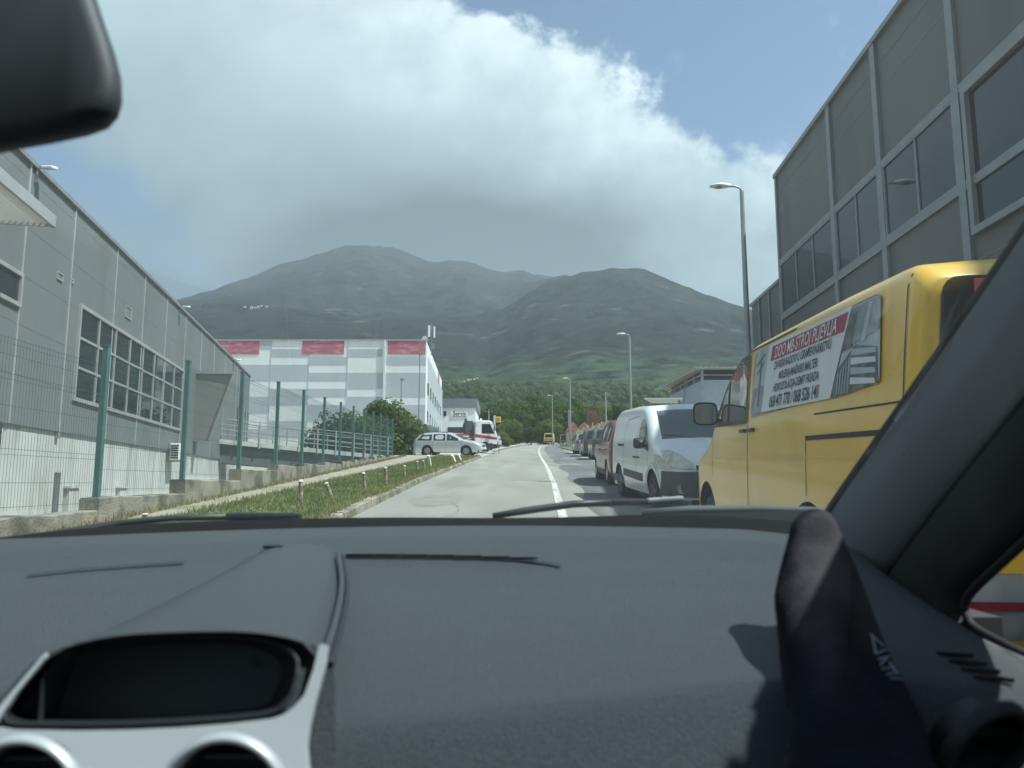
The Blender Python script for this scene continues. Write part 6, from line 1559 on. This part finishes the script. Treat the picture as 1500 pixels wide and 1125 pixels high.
for i in range(13):
    t = i/12; row = []
    for k in range(33):
        x = -1.14+1.62*k/32*(1); x = x if True else 0
        xx = x*(1-.10*t) if x > 0 else x; yb_ = ybase(x)+.03; zb_ = H+zbase(x)-.01
        yh_ = HY-.05*(x+.33)**2; row.append((xx, yb_+(yh_-yb_)*t, zb_+(HZ-zb_)*t+.018*math.sin(math.pi*t)))
    rows.append(row)
own(mb.grid(rows).build('windscreen', gm, None, smooth_=True))
# roof, headliner, doors and rear close the cabin
rf_ = M('headliner', (.30, .30, .28), .95)
mb = MB(); mb.box((-.34, -.75, HZ+.02), (1.46, 1.86, .04)); own(mb.build('roof', rf_, None))
mb = MB(); mb.box((.612, -.61, HZ-.04), (.09, 2.04, .16)); mb.box((.52, -.66, HZ+.02), (.25, 2.0, .04)); own(mb.build('roof_rail', rf_, None))  # unseen rail and roof strip added to keep the sun off the leg
mb = MB(); mb.box((-.34, .22, HZ-.0), (1.44, .10, .05)); own(mb.build('windscreen_header', rf_, None, bevel=.015))
cab = M('cabin_dark', (.035, .036, .038), .9)
mb = MB(); mb.box((.60, -.45, H-.45), (.06, 2.0, .80)); mb.box((-1.18, -.2, H-.45), (.06, 2.4, .80)); own(mb.build('door_panel', cab, None))
mb = MB(); mb.box((-.3, -1.65, H-.25), (1.7, .08, 1.4)); mb.box((-.3, -.3, H-.92), (1.7, 2.7, .06)); mb.box((-.3, .90, H-.50), (1.7, .06, .7)); own(mb.build('cabin_shell', cab, None))
mb = MB(); mb.bar((-1.12, .95, H-.05), (-1.04, .2, HZ), .09); mb.bar((-1.1, -.5, H-.1), (-1.05, -.6, HZ), .1); mb.bar((.58, -.5, H-.1), (.48, -.6, HZ), .1); own(mb.build('side_pillar', pillm, None))
# scuttle panel and wipers outside the glass
CT = cr([(-260, 838, .92), (-80, 797, .99), (0, 787, 1.02), (200, 768, 1.08), (500, 758.5, 1.11), (760, 758.5, 1.11), (950, 754, 1.11), (1190, 748, 1.06), (1330, 752, 1.0)], 5)
mb = MB(); rows = []
for c in CT:
    p = at(c.x, c.y, c.z); rows.append([p+Vector((0, .03, -.05)), p+Vector((0, .012, -.002)), p, p+Vector((0, -.03, -.010)), p+Vector((0, -.07, -.022)), p+Vector((0, -.12, -.05))])
own(mb.grid(rows).build('scuttle', M('scuttle_black', (.006, .007, .008), .9, var=.1, spec=.1), None, smooth_=True))
wipm = M('wiper_black', (.022, .026, .028), .45, var=.2, scale=20, dirt=(.10, .11, .11), dscale=30, dlo=.6, dhi=.8)
w1 = own(MB().tube([at(*p) for p in ((-60, 806, 1.02), (60, 788, 1.07), (180, 766, 1.12), (250, 759, 1.13), (345, 757, 1.13))], [.009, .008, .0055, .0048, .0048], 8).build('wiper_arm', wipm, None, smooth_=True))
mb = MB(); mb.bar(at(332, 756.5, 1.125), at(441, 757, 1.125), .013, .012); mb.bar(at(372, 762.5, 1.13), at(436, 762.5, 1.13), .006); own(mb.build('wiper_blade', wipm, None, bevel=.003))
own(MB().tube([at(*p) for p in ((722, 756, 1.13), (770, 748, 1.14), (840, 738.5, 1.15), (900, 736, 1.15))], [.0045, .0055, .0055, .005], 8).build('wiper_arm', wipm, None, smooth_=True))
mb = MB(); mb.bar(at(896, 736, 1.15), at(985, 735, 1.145), .011, .010); mb.bar(at(985, 735, 1.14), at(1013, 737, 1.14), .012); own(mb.build('wiper_blade', wipm, None, bevel=.003))
mb = MB(); mb.bar(at(948, 733, 1.14), at(1000, 729.5, 1.14), .016, .006); own(mb.build('wiper_lit_edge', M('wiper_lit', (.42, .44, .44), .5, var=.2, scale=40), None, bevel=.002))  # lit top of the blade, its light painted as pale grey
own(MB().tube([at(*p) for p in ((940, 752, 1.12), (1010, 747.5, 1.12), (1110, 746.5, 1.10), (1195, 749, 1.07), (1225, 753, 1.05))], [.006, .007, .0065, .006, .004], 8).build('wiper_arm', M('cowl_edge_grey', (.10, .115, .115), .5), None, smooth_=True))  # this tube is the cowl edge, its lit tone put into the grey

# ================================================================== THE PROPPED FOOT
skinm = bpy.data.materials.new('sock_fabric'); skinm.use_nodes = True; nt = skinm.node_tree; p = nt.nodes['Principled BSDF']; p.inputs['Roughness'].default_value = .95; p.inputs['Specular IOR Level'].default_value = .08
p.inputs['Sheen Weight'].default_value = .04
tc = nn(nt, 'ShaderNodeTexCoord'); sx_ = nn(nt, 'ShaderNodeSeparateXYZ'); nt.links.new(tc.outputs['Normal'], sx_.inputs[0])
def fn_(sc, d, st=(1, 1, 1)):
    mp = nn(nt, 'ShaderNodeMapping'); mp.inputs[3].default_value = st; nt.links.new(tc.outputs['Object'], mp.inputs[0]); n = nn(nt, 'ShaderNodeTexNoise'); n.inputs['Scale'].default_value = sc; n.inputs['Detail'].default_value = d; nt.links.new(mp.outputs[0], n.inputs['Vector']); return n.outputs[0]
oz = nn(nt, 'ShaderNodeSeparateXYZ'); nt.links.new(tc.outputs['Object'], oz.inputs[0])
n1, n2 = fn_(22, 6), fn_(300, 3)
sole = mth(nt, 'MULTIPLY', smooth(nt, mth(nt, 'ADD', mth(nt, 'MULTIPLY', sx_.outputs[1], -1), mth(nt, 'MULTIPLY', mth(nt, 'SUBTRACT', n1, .5), .5)), .1, .55), smooth(nt, oz.outputs[2], .0, .075))
c = mixc(nt, smooth(nt, n1, .3, .7), (.003, .005, .009), (.006, .008, .014)); dust = mixc(nt, smooth(nt, n1, .35, .65), (.050, .048, .054), (.085, .080, .086))
c = mixc(nt, mth(nt, 'MULTIPLY', sole, .9), c, dust); lint = smooth(nt, n2, .70, .76); c = mixc(nt, mth(nt, 'MULTIPLY', lint, .35), c, (.25, .25, .26)); nt.links.new(c, p.inputs['Base Color'])
bp = nn(nt, 'ShaderNodeBump'); bp.inputs[0].default_value = .6; bp.inputs[1].default_value = .0015; nt.links.new(n2, bp.inputs['Height']); nt.links.new(bp.outputs[0], p.inputs['Normal'])
# foot rings: pixel centre, half width in pixels, depth, thickness (m); toes first
def ring(px, py, hw, y, th, tilt=0, n=18, dy=0.0):
    y = y*.93; c = at(px, py, y); w_ = hw/F*y; return [c+Vector((w_*math.cos(q), dy+th*(.5-.5*math.sin(q)) if math.sin(q) > 0 else dy+th*(.5-.5*math.sin(q)), tilt*th*(math.sin(q)))) for q in [2*math.pi*k/n for k in range(n)]]
FR = [(1208, 745, 6, .690, .020), (1207, 749, 16, .688, .034), (1207, 757, 25, .685, .040), (1208, 770, 32, .680, .045), (1213, 790, 39, .672, .050), (1216, 813, 45, .660, .056), (1218, 835, 50, .650, .062), (1218, 858, 53, .638, .066), (1217, 889, 55, .620, .070), (1219.5, 926, 50, .600, .074), (1221.5, 964, 44, .578, .078), (1221.5, 1002, 37.5, .555, .080), (1220, 1040, 30, .530, .078), (1217, 1078, 23, .508, .070), (1215, 1110, 16, .490, .05), (1214, 1128, 8, .48, .03)]
mb = MB(); rows = [ring(*f) for f in FR]; n_ = 18
mb.grid(rows, True); mb.add(rows[0], [tuple(range(n_))]); mb.add(rows[-1], [tuple(range(n_))[::-1]])
# instep, ankle and shin running down towards the seat
AR = [(1222, 790, 20, .700, .020), (1234, 825, 30, .688, .040), (1244, 865, 40, .668, .055), (1254, 910, 50, .640, .065), (1268, 965, 62, .600, .075), (1286, 1020, 78, .550, .08), (1300, 1080, 98, .500, .08), (1308, 1150, 112, .45, .08), (1322, 1240, 128, .40, .08), (1335, 1360, 150, .34, .08), (1345, 1500, 190, .29, .08)]
rows2 = [ring(*f) for f in AR]
mb2 = MB(); mb2.grid(rows2, True); mb2.add(rows2[0], [tuple(range(n_))]); mb2.add(rows2[-1], [tuple(range(n_))[::-1]])
mb.add(mb2.v, mb2.f)
pc = at(1217, 1110, .46)
for i in range(len(mb.v)): mb.v[i] = tuple(Vector(mb.v[i])-pc)
per = mb.build('person', skinm, None, smooth_=True); per.location = pc
rm = per.modifiers.new('join', 'REMESH'); rm.mode = 'VOXEL'; rm.voxel_size = .0035; rm.use_smooth_shade = True
sm_ = per.modifiers.new('smooth', 'SMOOTH'); sm_.factor = .5; sm_.iterations = 12
tag(per, 'foot and lower leg in a dark navy sock propped on the dashboard', 'person')
# pale woven letters on the ankle side
dg = bpy.context.evaluated_depsgraph_get(); ev = per.evaluated_get(dg); bv = BVHTree.FromObject(per, dg)
def onleg(px, py, off=.0012):
    a, e = ae(px, py); d = Vector((a, 1, e)).normalized(); o0 = Vector((0, 0, H))-pc; h = bv.ray_cast(o0, d)
    return (h[0]+h[1]*off) if h[0] is not None else None
mb = MB()
LT = [[(1288, 930), (1307, 948)], [(1291, 933), (1296, 960)], [(1296, 960), (1310, 953)], [(1299, 968), (1320, 962)], [(1303, 976), (1312, 966)], [(1305, 982), (1330, 978)], [(1312, 990), (1334, 985)], [(1318, 995), (1340, 997)], [(1316, 972), (1328, 990)]]
for seg_ in LT:
    pts = []
    for k in range(5):
        t = k/4; h = onleg(seg_[0][0]*(1-t)+seg_[1][0]*t-14, seg_[0][1]*(1-t)+seg_[1][1]*t)
        if h is not None: pts.append(h)
    if len(pts) > 1: mb.tube(pts, .0007, 5)
if mb.v: mb.build('sock_lettering', M('sock_thread', (.34, .38, .46), .9), per)

# ================================================================== HAZE
USE_HAZE = True
if USE_HAZE:
    hb = MB(); hb.box((0, 2400, 780), (16000, 7200, 1580)); hz = hb.build('haze', M('haze_dummy', (1, 1, 1)), None); hz.data.materials.clear()
    m = bpy.data.materials.new('haze_air'); m.use_nodes = True; nt = m.node_tree; nt.nodes.clear(); o_ = nn(nt, 'ShaderNodeOutputMaterial'); v = nn(nt, 'ShaderNodeVolumePrincipled')
    v.inputs['Color'].default_value = (.80, .93, 1, 1); v.inputs['Density'].default_value = .00010; v.inputs['Anisotropy'].default_value = .2
    nt.links.new(v.outputs[0], o_.inputs['Volume']); hz.data.materials.append(m); tag(hz, 'thin bluish haze in the air before the mountains', 'haze', None, 'stuff')
